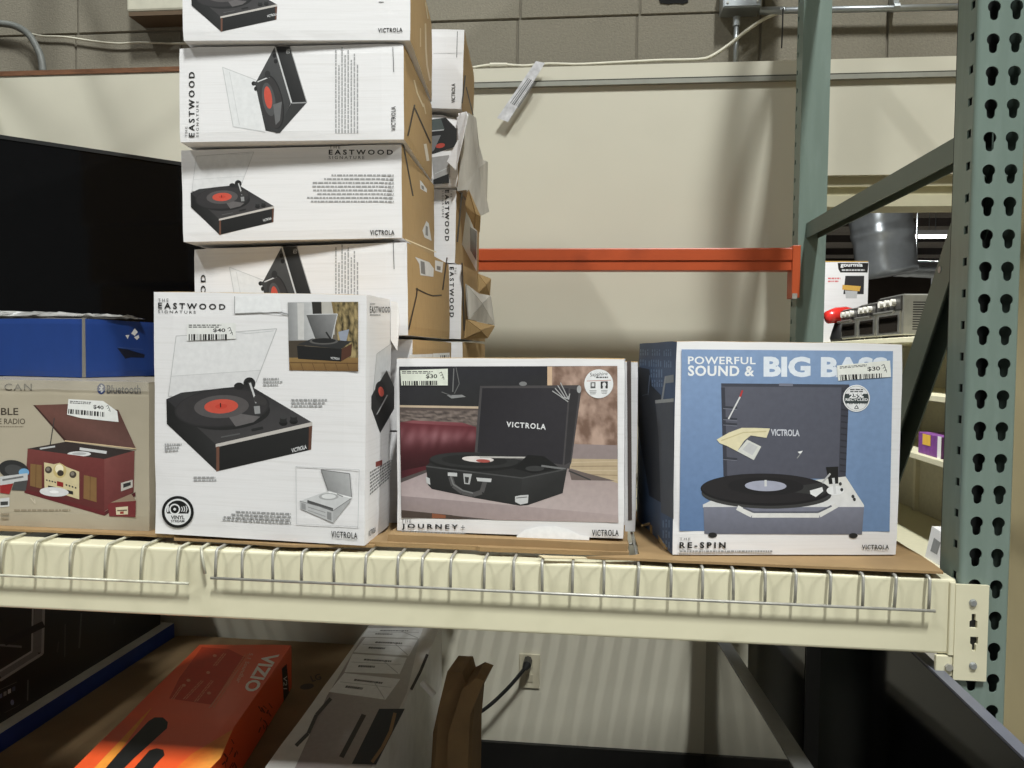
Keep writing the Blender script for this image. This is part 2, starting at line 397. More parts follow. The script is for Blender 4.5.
def column(mb, z0, z1, zph, flip):
    """slotted steel column: teardrop face, side flanges with slots, closed back. local origin: left edge of the face"""
    S = Matrix.Scale(-1, 4, (0, 1, 0)) if flip else Matrix.Identity(4)
    k0 = math.ceil((z0+.03-zph)/.0508); k1 = math.floor((z1-.03-zph)/.0508); zs = [zph+.0508*k for k in range(k0, k1+1)]
    # in short sections so that each piece of the plate tessellates cleanly
    edges = [z0]+[.5*(a+b) for a, b in zip(zs, zs[1:])]+[z1]
    for i, z in enumerate(zs):
        plate_with_holes(mb, .007, UW-.004, edges[i], edges[i+1], [teardrop(.0235, z), teardrop(.0565, z)], 0, .0022, S)
    F1 = Matrix.Translation((.0022, 0, 0)) @ Matrix.Rotation(math.radians(90), 4, 'Z')
    for i, z in enumerate(zs):
        sl = [(.011, z+.010), (.024, z+.010), (.024, z+.023), (.011, z+.023)]
        plate_with_holes(mb, .007, .068, edges[i], edges[i+1], [sl], 0, .0022, S @ F1)
    mb.box((UW-.0022, .004, z0), (UW, .068, z1), 0, S)
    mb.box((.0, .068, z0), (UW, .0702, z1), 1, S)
    # rounded corners of the face
    for x, sx, rr in ((0, 1, .007), (UW, -1, .004)):
        for k in range(4):
            a0, a1 = math.pi/2*k/4, math.pi/2*(k+1)/4
            A = [(x+sx*(rr-rr*math.cos(a)), rr-rr*math.sin(a)) for a in (a0, a1)]; B = [(x+sx*(rr-(rr-.0022)*math.cos(a)), rr-(rr-.0022)*math.sin(a)) for a in (a0, a1)]
            mb.hexa([S @ Vector((p[0], p[1], z)) for z in (z0, z1) for p in (A[0], A[1], B[1], B[0])])
uf = root('rack_upright_frame', Matrix.Translation((XU, YF+.001, 0)), 'grey-green slotted steel upright frame with struts at the right end of the shelf', 'rack')
zph = onY(990, 75.5, YF).z
cm = MB(); column(cm, 0, 3.6, zph % .0508, False); cm.build('front_column', [GREEN_STEEL, mat('inside_shade_paint', C(34, 36, 35), .7)], uf)  # back plate dark: shade inside the hollow column put into its colour
cm = MB(); column(cm, 0, 3.6, zph % .0508, True); o = cm.build('rear_column', [GREEN_STEEL, GREEN_STEEL], uf); o.location = (-.0215, RD, 0)
def strut(p0, p1, wx, th, name):
    """channel strut in the side plane from p0 to p1 (y,z), open to the right/below"""
    a, b = Vector((-.0215*p0[0]/RD, p0[0], p0[1])), Vector((-.0215*p1[0]/RD, p1[0], p1[1])); t_ = (b-a).normalized(); up = Vector((1, 0, 0)).cross(t_).normalized()
    if up.z < 0: up = -up
    m = MB()
    def bar(x0, x1, u0, u1):
        P = [Vector((x, 0, 0))+q+up*u for q in (a, b) for x, u in ((x0, u0), (x1, u0), (x1, u1), (x0, u1))]
        m.hexa([P[0], P[1], P[5], P[4], P[3], P[2], P[6], P[7]])
    bar(.02, .0225, -th/2, th/2); bar(.0225, .02+wx, th/2-.0025, th/2); bar(.0175+wx, .02+wx, -th/2, th/2-.0025)
    o = m.build(name, STRUT, uf); return o
z1 = CZ+.362
strut((.05, z1), (RD-.05, z1), .034, .042, 'horizontal_strut')
a = onX(950, 276, XU+.03); b = onX(901.5, 428, XU+.03)
sl = (b.z-a.z)/(b.y-a.y)
ys, ye = .03, .80
strut((ys, a.z+sl*(ys+YF-a.y)), (ye, a.z+sl*(ye+YF-a.y)), .036, .058, 'diagonal_strut')
strut((.05, .2), (RD-.05, .2), .034, .042, 'horizontal_strut'); strut((.05, CZ+1.13), (RD-.05, CZ+1.13), .034, .042, 'horizontal_strut'); strut((.05, CZ+1.95), (RD-.05, CZ+1.22), .034, .042, 'diagonal_strut'); strut((.05, CZ+2.05), (RD-.05, CZ+2.05), .034, .042, 'horizontal_strut')
m = MB(); pb = onX(946.5, 269.5, XU+.028); m.tube([pb-Vector((XU+.012, YF, 0)), pb-Vector((XU-.002, YF, 0))], [.006, .005], 10); m.build('bolt', ZINC2, uf)

# the matching frame that carries the other end of the beams
uf2 = uf.copy(); COL.objects.link(uf2); uf2.location.x = XU-2.72-UW; uf2['label'] = 'grey-green slotted steel upright frame at the left end of the beams'
for ch in list(uf.children):
    c_ = ch.copy(); COL.objects.link(c_); c_.parent = uf2
# cream front beam with its end connector
ZT = CZ-.3508; HB = .1234
bmr = root('shelf_beam', Matrix.Translation((-.4, YF, ZT-HB)), 'long cream painted steel beam along the front edge of the shelf', 'beam')
xr = onY(956, 615, YF).x; x0 = XU-2.72
m = MB().box((x0+.4, 0, 0), (xr+.4, .045, HB)); m.box((x0+.4, .045, 0), (xr+.4, .07, HB-.04)); bevel_obj(m.build('beam_tube', CREAM_STEEL, bmr), .005, 3)
xa = xr+.4; xb = onY(986.5, 615, YF).x+.4
MB().box((-.0, 0, 0), (.001, .001, .001))
zc1 = onY(970, 584, YF).z-(ZT-HB); zc0 = onY(965, 679, YF).z-(ZT-HB)
def key(cx, cz, s=1): return [(cx-.006, cz-.010*s), (cx+.006, cz-.010*s), (cx+.006, cz+.001*s), (cx+.003, cz+.003*s), (cx+.003, cz+.013*s), (cx-.003, cz+.013*s), (cx-.003, cz+.003*s), (cx-.006, cz+.001*s)]
def keyo(l): return l
h1 = onY(973.5, 622, YF-.006); h2 = onY(974, 643, YF-.006)
m = MB(); hs = [key(h1.x+.4, h1.z-(ZT-HB)), key(h2.x+.4, h2.z-(ZT-HB), -1)]
plate_with_holes(m, xa-.004, xb, zc0, zc1, hs, -.006, .0055, Matrix.Identity(4))
m.box((xa-.012, -.005, 0), (xa-.0035, .002, HB-.004))
m.box((xa-.030, -.003, zc0+.004), (xa-.004, .004, -.001))
bevel_obj(m.build('end_connector', CREAM_STEEL, bmr), .0015, 2)
m = MB().box((h1.x+.4-.012, -.0004, h2.z-(ZT-HB)-.02), (h1.x+.4+.012, .0, h1.z-(ZT-HB)+.02)); m.build('connector_slot_back', BLACK_PL, bmr)
for px, py in ((973, 603), (973, 666)):
    q = onY(px, py, YF-.006); MB().tube([(q.x+.4, -.006, q.z-(ZT-HB)), (q.x+.4, -.0095, q.z-(ZT-HB))], [.0065, .0045], 12).build('connector_pin', ZINC2, bmr)
q = onY(948.5, 667, YF-.003); MB().tube([(q.x+.4, -.003, q.z-(ZT-HB)), (q.x+.4, -.007, q.z-(ZT-HB))], [.0065, .006], 6).build('lock_bolt', ZINC, bmr)
# rear cream beam under the deck
rb = root('shelf_beam', Matrix.Translation((-.4, YF+RD-.07, ZT-HB)), 'cream steel beam along the back edge of the shelf, hidden below the boxes', 'beam')
bevel_obj(MB().box((x0+.4, 0, 0), (xr+.4, .05, HB)).build('beam_tube', CREAM_STEEL, rb), .005, 2)
# orange beam at the back
yo = YF+RD-.075; ob = root('orange_beam', Matrix.Translation((-.2, yo, CZ+.25)), 'rust-orange steel beam across the back above the boxes', 'beam')
zo1 = onY(640, 248, yo).z-(CZ+.25); zo0 = onY(640, 270.5, yo).z-(CZ+.25); xo1 = onY(793, 260, yo).x+.2
bevel_obj(MB().box((-1.5, 0, zo0), (xo1, .045, zo1)).box((-1.5, -.004, zo0+.028), (xo1, 0, zo1-.002)).build('beam_tube', ORANGE_STEEL, ob), .003, 2)
xo2 = onY(800, 260, yo).x+.2; zc = onY(797, 298, yo).z-(CZ+.25)
bevel_obj(MB().box((xo1-.003, -.008, zc), (xo2, .05, zo1+.006)).build('end_connector', ORANGE_STEEL, ob), .002, 2)
q = onY(797, 300, yo-.009); MB().box((xo1-.002, -.011, zc-.003), (xo2-.008, -.008, zc+.012)).build('safety_clip', ZINC, ob)

# wire decks: wires run back over the beam and fall over its front edge
def wire_deck(label, xs, xbar0, xbar1, mt, zb0, zb1):
    r = root('wire_deck', Matrix.Translation((0, YF, ZT)), label, 'wire deck', 'wire decks on the rack beams')
    for k, (xp, lean) in enumerate(xs):
        zb = zb0+(zb1-zb0)*(k/(max(1, len(xs)-1)))
        m = MB().tube([(xp, RD-.02, .0045), (xp, .015, .0045), (xp, -.0085, .0042), (xp, -.0125, .0005), (xp+lean*.5, -.0135, -.02), (xp+lean, -.0125, zb)], .0026, 6)
        m.build('wire', mt, r, smooth=True)
    MB().tube([(xbar0, -.0165, zb0), (xbar1, -.0165, zb1)], .0027, 6).build('front_wire', mt, r, smooth=True)
    for yy in (.16, .32, .48, .64, .80, .96): MB().tube([(xbar0, yy, -.0005), (xbar1, yy, -.0005)], .0026, 6).build('cross_wire', mt, r, smooth=True)
yv = YF-.012
lx = [onY(x, 562, yv).x for x in (3, 36, 72, 107, 143, 179)]
lx = [lx[0]-.063*k for k in range(6, 0, -1)]+lx
wire_deck('wire deck with cream paint left of the gap, under the radio box', [(x, -.004) for x in lx], lx[0]-.02, onY(190, 582, yv).x, PAINTED_WIRE, -.058, -.0575)
rx_ = [onY(x, 563+(x-216)*.03, yv).x for x in (216.6, 242.5, 273, 302, 334, 366, 398, 422.4, 451, 484.7, 513.7, 542, 572.8, 604, 638.8, 671, 702.6, 733, 765, 796, 830.6, 863, 896, 929.6)]
wire_deck('bare zinc wire deck right of the gap, under the white boxes', [(x, random.uniform(-.002, .001)) for x in rx_], onY(212, 578, yv).x, onY(934, 612, yv).x, ZINC, onY(212, 578, yv-.0045).z-ZT, onY(934, 611, yv-.0045).z-ZT)
xs = onY(199, 560, yv).x
sw = root('loose_deck_wire', Matrix.Translation((xs, YF, ZT)), 'short chipped cream wire bent over the beam in the gap between decks', 'wire')
MB().tube([(.0, .28, .0045), (0, .015, .0045), (0, -.004, .003), (.006, -.013, -.008), (.012, -.013, -.04)], .0028, 6).build('wire_rod', PAINTED_WIRE, sw, smooth=True)

# cardboard sheets on the decks
DZ = CZ-.3425
def sheet(name, label, outline, z, th, mt=KRAFT_D, group='cardboard sheets on the deck'):
    pts = [Vector((p.x, p.y, 0)) for p in outline]; c = sum(pts, Vector())/len(pts)
    r = root(name, Matrix.Translation((c.x, c.y, z)), label, 'cardboard', group)
    dense = []
    for a, b in zip(pts, pts[1:]+pts[:1]):
        n = max(1, int((b-a).length/.03))
        for k in range(n):
            q = a.lerp(b, k/n); dense.append(q+Vector((noise.noise(q*37), noise.noise(q*37+Vector((9, 9, 9))), 0))*.003)
    dense = [q-c for q in dense]
    # make counter-clockwise
    ar = sum(a.x*b.y-a.y*b.x for a, b in zip(dense, dense[1:]+dense[:1]))
    if ar < 0: dense = dense[::-1]
    MB().prism(dense, (0, 0, th)).build('sheet', mt, r); return r
V = Vector
sheet('cardboard_sheet', 'flat brown cardboard sheet under the radio box and tall white box', [V((-1.29, 1.336, 0)), V((-.95, 1.338, 0)), V((-.76, 1.334, 0)), V((-.75, 1.316, 0)), V((-.66, 1.314, 0)), V((-.52, 1.300, 0)), V((-.46, 1.312, 0)), V((-.38, 1.32, 0)), V((-.38, 1.66, 0)), V((-1.29, 1.64, 0))], DZ, .0042)
sheet('cardboard_sheet', 'thick folded cardboard sheet under the box showing a black suitcase player', [V((-.41, 1.330, 0)), V((-.2, 1.329, 0)), V((-.19, 1.322, 0)), V((.068, 1.325, 0)), V((.072, 1.485, 0)), V((-.36, 1.488, 0))], DZ, .0075)
sheet('cardboard_sheet', 'upper brown cardboard pad right under the black suitcase player box', [V((-.36, 1.339, 0)), V((-.1, 1.335, 0)), V((.066, 1.331, 0)), V((.066, 1.483, 0)), V((-.36, 1.487, 0))], DZ+.0076, .0125)
sheet('cardboard_sheet', 'wide brown cardboard sheet under the blue turntable box', [V((-.005, 1.300, 0)), V((.25, 1.296, 0)), V((.45, 1.294, 0)), V((.566, 1.292, 0)), V((.572, 1.335, 0)), V((.575, 1.70, 0)), V((.085, 1.70, 0)), V((.085, 1.33, 0)), V((.075, 1.322, 0))], DZ, .0042)
a = [onZ(x, y, DZ) for x, y in ((541, 549), (585, 551), (590, 554), (545, 555))]
sheet('cardboard_scrap', 'small torn cardboard scrap lying at the shelf edge between two sheets', [V((a[0].x, 1.306, 0)), V((a[1].x, 1.306, 0)), V((a[2].x-.004, 1.298, 0)), V((a[3].x, 1.290, 0))], DZ, .002, mat('pale_cardboard', C(205, 190, 155), .8), None)

# ================================================================== printed turntable artwork (shared by the white cartons)
RED = C(202, 84, 68)
def turntable_art(F, m, A, knobs=True):
    """black record player seen from above its corner; A maps the drawing (as on the tall box) to this face"""
    def Q(l): return [A(x, y) for x, y in l]
    def E(cx, cy, rx, ry, col, rot=0, n=40):
        c, d = math.cos(math.radians(rot)), math.sin(math.radians(rot))
        F.poly(m, [A(cx+rx*math.cos(2*math.pi*k/n)*c-ry*math.sin(2*math.pi*k/n)*d, cy+rx*math.cos(2*math.pi*k/n)*d+ry*math.sin(2*math.pi*k/n)*c) for k in range(n)], col)
    def Ln(p, wd, col):
        for (x0, y0), (x1, y1) in zip(p, p[1:]):
            L = math.hypot(x1-x0, y1-y0); nx, ny = -(y1-y0)/L*wd/2, (x1-x0)/L*wd/2
            F.poly(m, Q([(x0+nx, y0+ny), (x1+nx, y1+ny), (x1-nx, y1-ny), (x0-nx, y0-ny)]), col)
    # clear cover
    F.poly(m, Q([(104, 425), (132, 205), (500, 178), (428, 372), (400, 388), (250, 398), (135, 425)]), C(228, 227, 227))
    F.poly(m, Q([(112, 352), (440, 330), (428, 372), (400, 388), (250, 398), (104, 425)]), C(221, 220, 220))
    Ln([(104, 425), (132, 205), (345, 190), (500, 178), (424, 375)], 3, C(192, 191, 191)); Ln([(345, 190), (395, 196), (490, 186)], 2, C(196)); Ln([(112, 352), (440, 330)], 2, C(200))
    # body
    F.poly(m, Q([(96, 436), (150, 412), (400, 385), (628, 520), (281, 604)]), [C(52, 51, 53), C(58), C(46, 45, 47), C(70, 68, 69), C(66, 64, 64)])
    F.poly(m, Q([(96, 436), (281, 604), (281, 700), (98, 526)]), [C(34), C(48), C(40), C(30)])
    F.poly(m, Q([(281, 604), (629, 524), (626, 620), (281, 700)]), [C(36), C(42), C(38), C(30)])
    F.poly(m, Q([(277, 600), (630, 519), (630, 533), (277, 612)]), C(196, 190, 184))
    F.poly(m, Q([(279, 610), (290, 608), (290, 698), (279, 701)]), C(110, 76, 62)); F.poly(m, Q([(618, 536), (630, 533), (626, 620), (616, 622)]), C(98, 66, 54))
    # platter and record
    E(318, 486, 158, 62, C(38), -4); E(300, 468, 174, 70, C(48, 47, 48), -5); E(300, 467, 168, 66, C(56, 54, 55), -5)
    F.poly(m, Q([(310, 480), (350, 536), (415, 520), (440, 500)]), C(104, 100, 100))
    E(298, 463, 100, 42, C(88, 84, 84), -3); E(297, 462, 62, 26, RED, -3); E(297, 462, 22, 9, C(196, 70, 56), -3); Ln([(295, 466), (294, 450)], 4, C(30))
    # tonearm
    E(362, 388, 18, 13, C(40)); E(400, 378, 22, 22, C(44)); Ln([(385, 380), (412, 362)], 12, C(30))
    Ln([(400, 372), (412, 410), (424, 445), (428, 482)], 13, C(60)); Ln([(402, 376), (414, 412), (426, 450)], 7, C(205)); F.poly(m, Q([(416, 462), (438, 460), (440, 488), (420, 490)]), C(150)); E(440, 440, 26, 16, C(62, 60, 60), 30)
    if knobs:
        for x, y in ((524, 515), (562, 509)): E(x, y+8, 15, 10, C(30)); F.poly(m, Q([(x-12, y-12), (x+12, y-12), (x+12, y+8), (x-12, y+8)]), C(42)); E(x, y-12, 12, 6, C(66))
        Ln([(296, 575), (366, 562)], 5, C(92)); Ln([(408, 549), (450, 540)], 9, C(42))

def V3(t):  # zoom transforms used while measuring: (x0, y0, scale)
    return t
Z2, Z3, Z5, Z4 = (170, 0, 3.2), (170, 180, 3.2), (0, 370, 4.2667), (0, 280, 4.2667)
Z6, Z7, Z8, ZR = (140, 280, 3.657), (140, 390, 3.657), (380, 340, 3.657), (620, 330, 3.413)

# ------------------------------------------------------------------ tall white box at the front
e = carton('turntable_box', (-.3915, 1.3047, -.338, -.0306, .0277, .0132, .3970, .4394, .150), [WHITE, KRAFT], {'top': 1},
           'tall white carton at the shelf front showing a black record player and a $40 sticker', seed=3.1, amp=.0028, zoff=.0016)
f = face(e, 'front', Z6)
def g(m):
    f.text(m, 'THE', ((66, 68), (104, 80)), C(60), 0, 1.5); f.text(m, 'EASTWOOD', [(66, 82), (312, 88), (312, 109), (66, 105)], C(30), .022, 1.5); f.text(m, 'SIGNATURE', [(66, 110), (204, 113), (204, 123), (66, 121)], C(60), 0, 1.5)
f.part('title_lettering', g)
f.part('turntable_picture', lambda m: turntable_art(f, m, lambda x, y: (x, y)), label='printed black record player with red record label')
f.part('logo_lettering', lambda m: f.text(m, 'VICTROLA', [(553, 617), (608, 602), (610, 617), (555, 632)], C(225), .02))
def g(m):
    f.poly(m, [(540, 82), (798, 80), (798, 334), (546, 330)], C(112, 102, 88))
    f.poly(m, [(540, 82), (640, 81), (640, 220), (543, 222)], [C(150), C(205), C(190), C(140)]); f.poly(m, [(628, 80), (662, 80), (664, 124), (632, 124)], C(48, 46, 44))
    f.poly(m, [(575, 84), (600, 84), (600, 218), (578, 218)], C(205, 203, 200)); f.poly(m, [(664, 80), (712, 80), (712, 200), (666, 200)], C(188, 184, 176))
    f.poly(m, [(700, 80), (798, 80), (798, 290), (735, 290)], [C(132, 112, 74), C(96, 90, 58), C(112, 84, 52), C(84, 72, 46)])
    rd = random.Random(4)
    NC = lambda a, b, sc, sd: (lambda s_, t_: tuple(x+(y-x)*min(1, max(0, .5+.9*noise.fractal(V((s_*sc, t_*sc, sd)), .8, 2.0, 4))) for x, y in zip(a, b)))
    f.grid(m, [(712, 81), (797, 81), (797, 288), (728, 288)], 26, 50, NC(C(56, 50, 34), C(172, 152, 108), 6, 5))
    for k in range(0): f.ell(m, rd.uniform(712, 790), rd.uniform(88, 270), rd.uniform(4, 11), rd.uniform(4, 10), C(*rd.choice(((140, 120, 80), (74, 70, 44), (120, 104, 60), (166, 150, 116)))), n=8)
    f.poly(m, [(543, 222), (610, 222), (580, 290), (545, 292)], C(74, 66, 56)); f.poly(m, [(545, 284), (798, 284), (798, 334), (546, 330)], [C(150, 122, 76), C(142, 112, 70), C(112, 84, 52), C(128, 98, 60)])
    for k in range(6): f.line(m, [(546+k*42, 303), (556+k*42, 332)], 2, C(92, 66, 42))
    f.line(m, [(546, 302), (798, 305)], 3, C(96, 70, 44))
    f.poly(m, [(608, 126), (722, 124), (700, 222), (640, 212)], [C(96), C(150), C(110), C(88)]); f.line(m, [(608, 126), (722, 124), (700, 222)], 3, C(205)); f.poly(m, [(725, 190), (765, 180), (752, 235), (735, 235)], C(150, 156, 170))
    f.poly(m, [(576, 236), (630, 214), (775, 224), (735, 252)], C(52)); f.ell(m, 672, 224, 52, 12, C(96, 94, 92)); f.ell(m, 672, 222, 44, 9, C(40)); f.line(m, [(680, 190), (700, 220)], 6, C(44))
    f.poly(m, [(574, 240), (738, 252), (735, 298), (578, 288)], C(34)); f.poly(m, [(738, 252), (776, 232), (772, 276), (735, 298)], C(84, 54, 42)); f.text(m, 'VICTROLA', [(697, 281), (730, 284), (730, 292), (697, 289)], C(220), .02)
f.part('porch_picture', g, label='printed photo of the record player on a porch')
def g(m):
    f.fine(m, ((450, 356), (526, 390)), 3, C(165), seed=2, word=.13); f.fine(m, ((553, 433), (692, 467)), 3, C(165), seed=3, word=.1); f.fine(m, ((90, 596), (156, 630)), 3, C(165), seed=4, word=.16); f.fine(m, ((196, 717), (290, 738)), 2, C(165), seed=5, word=.12)
    f.sub(Z7); f.fine(m, [(300, 438), (552, 448), (552, 492), (300, 480)], 4, C(160), 'r', seed=6, word=.06)
f.part('fine_print', g)
f.sub(Z7)
def g(m):
    f.ell(m, 138, 446, 58.5, 58.5, C(24)); f.ell(m, 138, 446, 48, 48, C(228)); f.ell(m, 138, 446, 42, 42, C(24), a0=180, a1=360); f.poly(m, [(96, 444), (180, 444), (176, 452), (100, 452)], C(24))
    f.ell(m, 127, 436, 20, 20, C(228)); f.ell(m, 127, 436, 15, 15, C(24)); f.ell(m, 127, 436, 5, 5, C(228))
    for k in range(3): f.line(m, [(152+k*8, 427-k*2), (156+k*8, 436), (152+k*8, 445+k)], 3, C(228))
    f.poly(m, [(100, 428), (106, 420), (104, 446), (98, 446)], C(228)); f.text(m, 'VINYL', ((113, 459), (163, 473)), C(24), .03); f.text(m, 'STREAM', ((113, 475), (162, 484)), C(24), .02)
f.part('round_emblem', g, label='black ring emblem reading VINYL STREAM')
def g(m):
    f.line(m, [(570, 280), (802, 292), (797, 500), (572, 490), (570, 280)], 2.5, C(200))
    f.poly(m, [(662, 292), (767, 306), (774, 392), (690, 374)], [C(150), C(186), C(170), C(140)]); f.line(m, [(662, 292), (767, 306), (774, 392), (690, 374), (662, 292)], 3, C(120))
    f.poly(m, [(584, 406), (690, 368), (774, 394), (708, 440)], C(208)); f.line(m, [(690, 374), (774, 394)], 5, C(240)); f.ell(m, 690, 390, 36, 13, C(172)); f.ell(m, 690, 389, 26, 9, C(222)); f.line(m, [(720, 380), (742, 390)], 4, C(140))
    f.poly(m, [(584, 406), (708, 440), (706, 486), (586, 434)], C(190)); f.poly(m, [(706, 440), (770, 396), (768, 408), (706, 486)], C(176))
    f.poly(m, [(612, 402), (706, 432), (706, 444), (612, 412)], C(84)); f.poly(m, [(590, 412), (606, 417), (606, 440), (590, 434)], C(150)); f.poly(m, [(684, 444), (700, 449), (700, 478), (684, 472)], C(140)); f.line(m, [(614, 428), (678, 448)], 3, C(150)); f.line(m, [(614, 440), (678, 462)], 3, C(160)); f.line(m, [(584, 406), (708, 440), (770, 398)], 2, C(120))
f.part('line_drawing', g, label='small grey drawing of an open player in a thin frame')
f.part('logo_lettering', lambda m: f.text(m, 'VICTROLA', [(699, 515), (795, 522), (795, 545), (699, 538)], C(34), .02, 1.15))
f.sub(Z6)
f.sticker([(172, 160), (350, 157), (350, 215), (172, 222)], '$40', ((267, 177), (312, 192)), [(178, 198), (318, 198), (318, 219), (178, 221)], ((178, 162), (300, 176)), scrib=(320, 178))
def g(m):
    f.poly(m, [(350, 58), (512, 60), (516, 116), (346, 122)], C(238)); f.line(m, [(346, 60), (346, 122)], 2.5, C(150)); f.line(m, [(346, 122), (440, 118), (540, 126)], 2, C(186)); f.line(m, [(515, 118), (542, 126)], 5, C(150))
f.part('torn_top_patch', g)
f = face(e, 'right', Z6)
def g(m):
    f.text(m, 'EASTWOOD', [(841, 96), (915, 98), (915, 119), (841, 121)], C(50), .01, 1.2); f.fine(m, ((841, 84), (860, 92)), 1, C(150), ragged=0); f.fine(m, ((841, 124), (880, 132)), 1, C(150), ragged=0)
f.part('title_lettering', g)
def g(m):
    f.poly(m, [(852, 420), (866, 270), (920, 232), (912, 330)], C(210)); f.line(m, [(852, 420), (866, 270), (920, 232)], 2, C(180))
    f.poly(m, [(846, 425), (858, 402), (902, 330), (930, 392), (930, 470), (878, 560), (846, 470)], C(46)); f.ell(m, 882, 412, 22, 42, C(34), -8); f.ell(m, 882, 408, 10, 18, RED, -8); f.line(m, [(866, 492), (905, 420)], 4, C(170)); f.poly(m, [(862, 500), (928, 400), (928, 466), (878, 558)], C(30))
f.part('turntable_picture', g)
def g(m):
    f.poly(m, [(862, 665), (886, 658), (886, 676), (862, 684)], C(130, 62, 56)); f.fine(m, [(841, 700), (925, 650), (925, 715), (841, 790)], 7, C(120), seed=9, ragged=.15); f.text(m, 'VICTROLA', [(836, 918), (862, 902), (862, 922), (836, 940)], C(60), .012)
f.part('fine_print', g)
# bulging torn flap at the rear edge of the same box
mb = MB(); W0 = e['dims'][2]
P = [V((.001, W0-.012, .36)), V((.009, W0+.004, .34)), V((.012, W0+.008, .40)), V((.008, W0+.006, .432)), V((.0, W0-.01, .434))]
mb.prism(P, (0, .004, 0)); mb.build('torn_flap', WHITE, e)

# ------------------------------------------------------------------ stack of white cartons lying flat
def flap_lines(r, side, lines, T=None, wd=1.2):
    fl = face(r, side, T)
    for l in lines: fl.part('flap_seam', lambda m: fl.line(m, l, wd, C(44, 32, 22)))
SM = [WHITE, KRAFT]; SIDES = {'right': 1, 'left': 1, 'top': 0}
GRP = 'white turntable cartons stacked flat'
S = {}
S[1] = carton('turntable_box', (-.3473, 1.435, .5885, .094, 0, -.010, .430, .181, .357), SM, SIDES, 'topmost white carton of the tall stack, cut by the photo top, with kraft side', group=GRP, seed=11)
S[2] = carton('turntable_box', (-.3590, 1.439, .4060, .0595, 0, -.012, .434, .179, .358), SM, SIDES, 'white carton second from the stack top, its record player print turned sideways', group=GRP, seed=12)
S[3] = carton('turntable_box', (-.3665, 1.4605, .2245, .030, 0, -.019, .439, .179, .357), SM, SIDES, 'white carton third from the stack top, upright print with a record player on its left', group=GRP, seed=13)
S[4] = carton('turntable_box', (-.3548, 1.4640, .0375, -.046, 0, -.020, .446, .180, .355), SM, SIDES, 'white carton fourth from the stack top, half hidden behind the tall front box', group=GRP, seed=14)
S[5] = carton('turntable_box', (-.3535, 1.500, -.1515, -.046, 0, -.006, .432, .183, .34), SM, SIDES, 'white carton fifth from the stack top, only its kraft side showing behind the tall box', group=GRP, seed=15)
S[6] = carton('turntable_box', (-.3560, 1.500, -.3378, -.03, 0, 0, .432, .183, .34), SM, SIDES, 'lowest white carton of the tall stack, standing on the deck behind the tall box', group=GRP, seed=16)
# --- first
f = face(S[1], 'front', Z2)
A1 = lambda x, y: (68+(x-96)*.515, -152+(y-178)*.485)
f.part('turntable_picture', lambda m: turntable_art(f, m, A1)); f.part('logo_lettering', lambda m: f.text(m, 'VICTROLA', [(666, 90), (744, 88), (744, 102), (666, 104)], C(34), .02, 1.15))
f.part('logo_lettering', lambda m: f.text(m, 'VICTROLA', [(310, 48), (341, 41), (342, 49), (311, 56)], C(220), .02))
f.part('fine_print', lambda m: f.fine(m, ((668, 4), (684, 10)), 1, C(90)))
# --- second: the print lies on its side
f = face(S[2], 'front', Z2)
def VT(x0, x1, y0, y1): return [(x0, y1), (x0, y0), (x1, y0), (x1, y1)]         # reads upwards
def g(m):
    f.text(m, 'THE', VT(48, 56, 405, 438), C(60), 0, 1.5); f.text(m, 'EASTWOOD', VT(60, 79, 230, 438), C(30), .022, 1.5); f.text(m, 'SIGNATURE', VT(84, 92, 323, 438), C(60), 0, 1.5)
f.part('title_lettering', g)
def side_turntable(f, m, A):
    def Q(l): return [A(x, y) for x, y in l]
    def E(cx, cy, rx, ry, col, rot=0, n=36):
        c, d = math.cos(math.radians(rot)), math.sin(math.radians(rot)); f.poly(m, [A(cx+rx*math.cos(6.2832*k/n)*c-ry*math.sin(6.2832*k/n)*d, cy+rx*math.cos(6.2832*k/n)*d+ry*math.sin(6.2832*k/n)*c) for k in range(n)], col)
    def Ln(p, wd, col):
        for (x0, y0), (x1, y1) in zip(p, p[1:]):
            L = math.hypot(x1-x0, y1-y0); nx, ny = -(y1-y0)/L*wd/2, (x1-x0)/L*wd/2; f.poly(m, Q([(x0+nx, y0+ny), (x1+nx, y1+ny), (x1-nx, y1-ny), (x0-nx, y0-ny)]), col)
    f.poly(m, Q([(168, 215), (290, 262), (300, 420), (202, 405)]), C(228)); Ln([(290, 262), (168, 215), (202, 405), (305, 422)], 2.5, C(200)); Ln([(190, 230), (222, 400)], 2, C(208))
    f.poly(m, Q([(335, 150), (388, 328), (342, 425), (306, 418), (286, 330), (272, 268)]), [C(78), C(66), C(58), C(52), C(60), C(66)])
    f.poly(m, Q([(335, 148), (384, 148), (438, 328), (388, 330)]), [C(44), C(58), C(44), C(34)]); f.poly(m, Q([(388, 330), (438, 328), (352, 425), (338, 426)]), C(56)); Ln([(336, 150), (389, 330)], 5, C(200)); Ln([(389, 330), (436, 328)], 4, C(150)); Ln([(384, 150), (438, 328)], 2.5, C(170))
    E(328, 326, 34, 88, C(40), -11); E(324, 326, 34, 86, C(58, 56, 56), -11); E(316, 318, 20, 54, C(82), -10); E(314, 312, 12, 36, RED, -8); f.poly(m, Q([(330, 335), (358, 325), (352, 385), (338, 400)]), C(108))
    E(268, 267, 7, 7, C(36)); Ln([(268, 268), (300, 252), (320, 246)], 7, C(62)); Ln([(280, 262), (318, 246)], 3.5, C(210)); E(312, 238, 9, 12, C(48)); E(274, 284, 5, 7, C(40)); E(334, 178, 6, 7, C(34)); E(338, 196, 6, 7, C(34))
    f.text(m, 'VICTROLA', Q([(372, 172), (372, 156), (384, 156), (384, 172)]), C(200), .02)
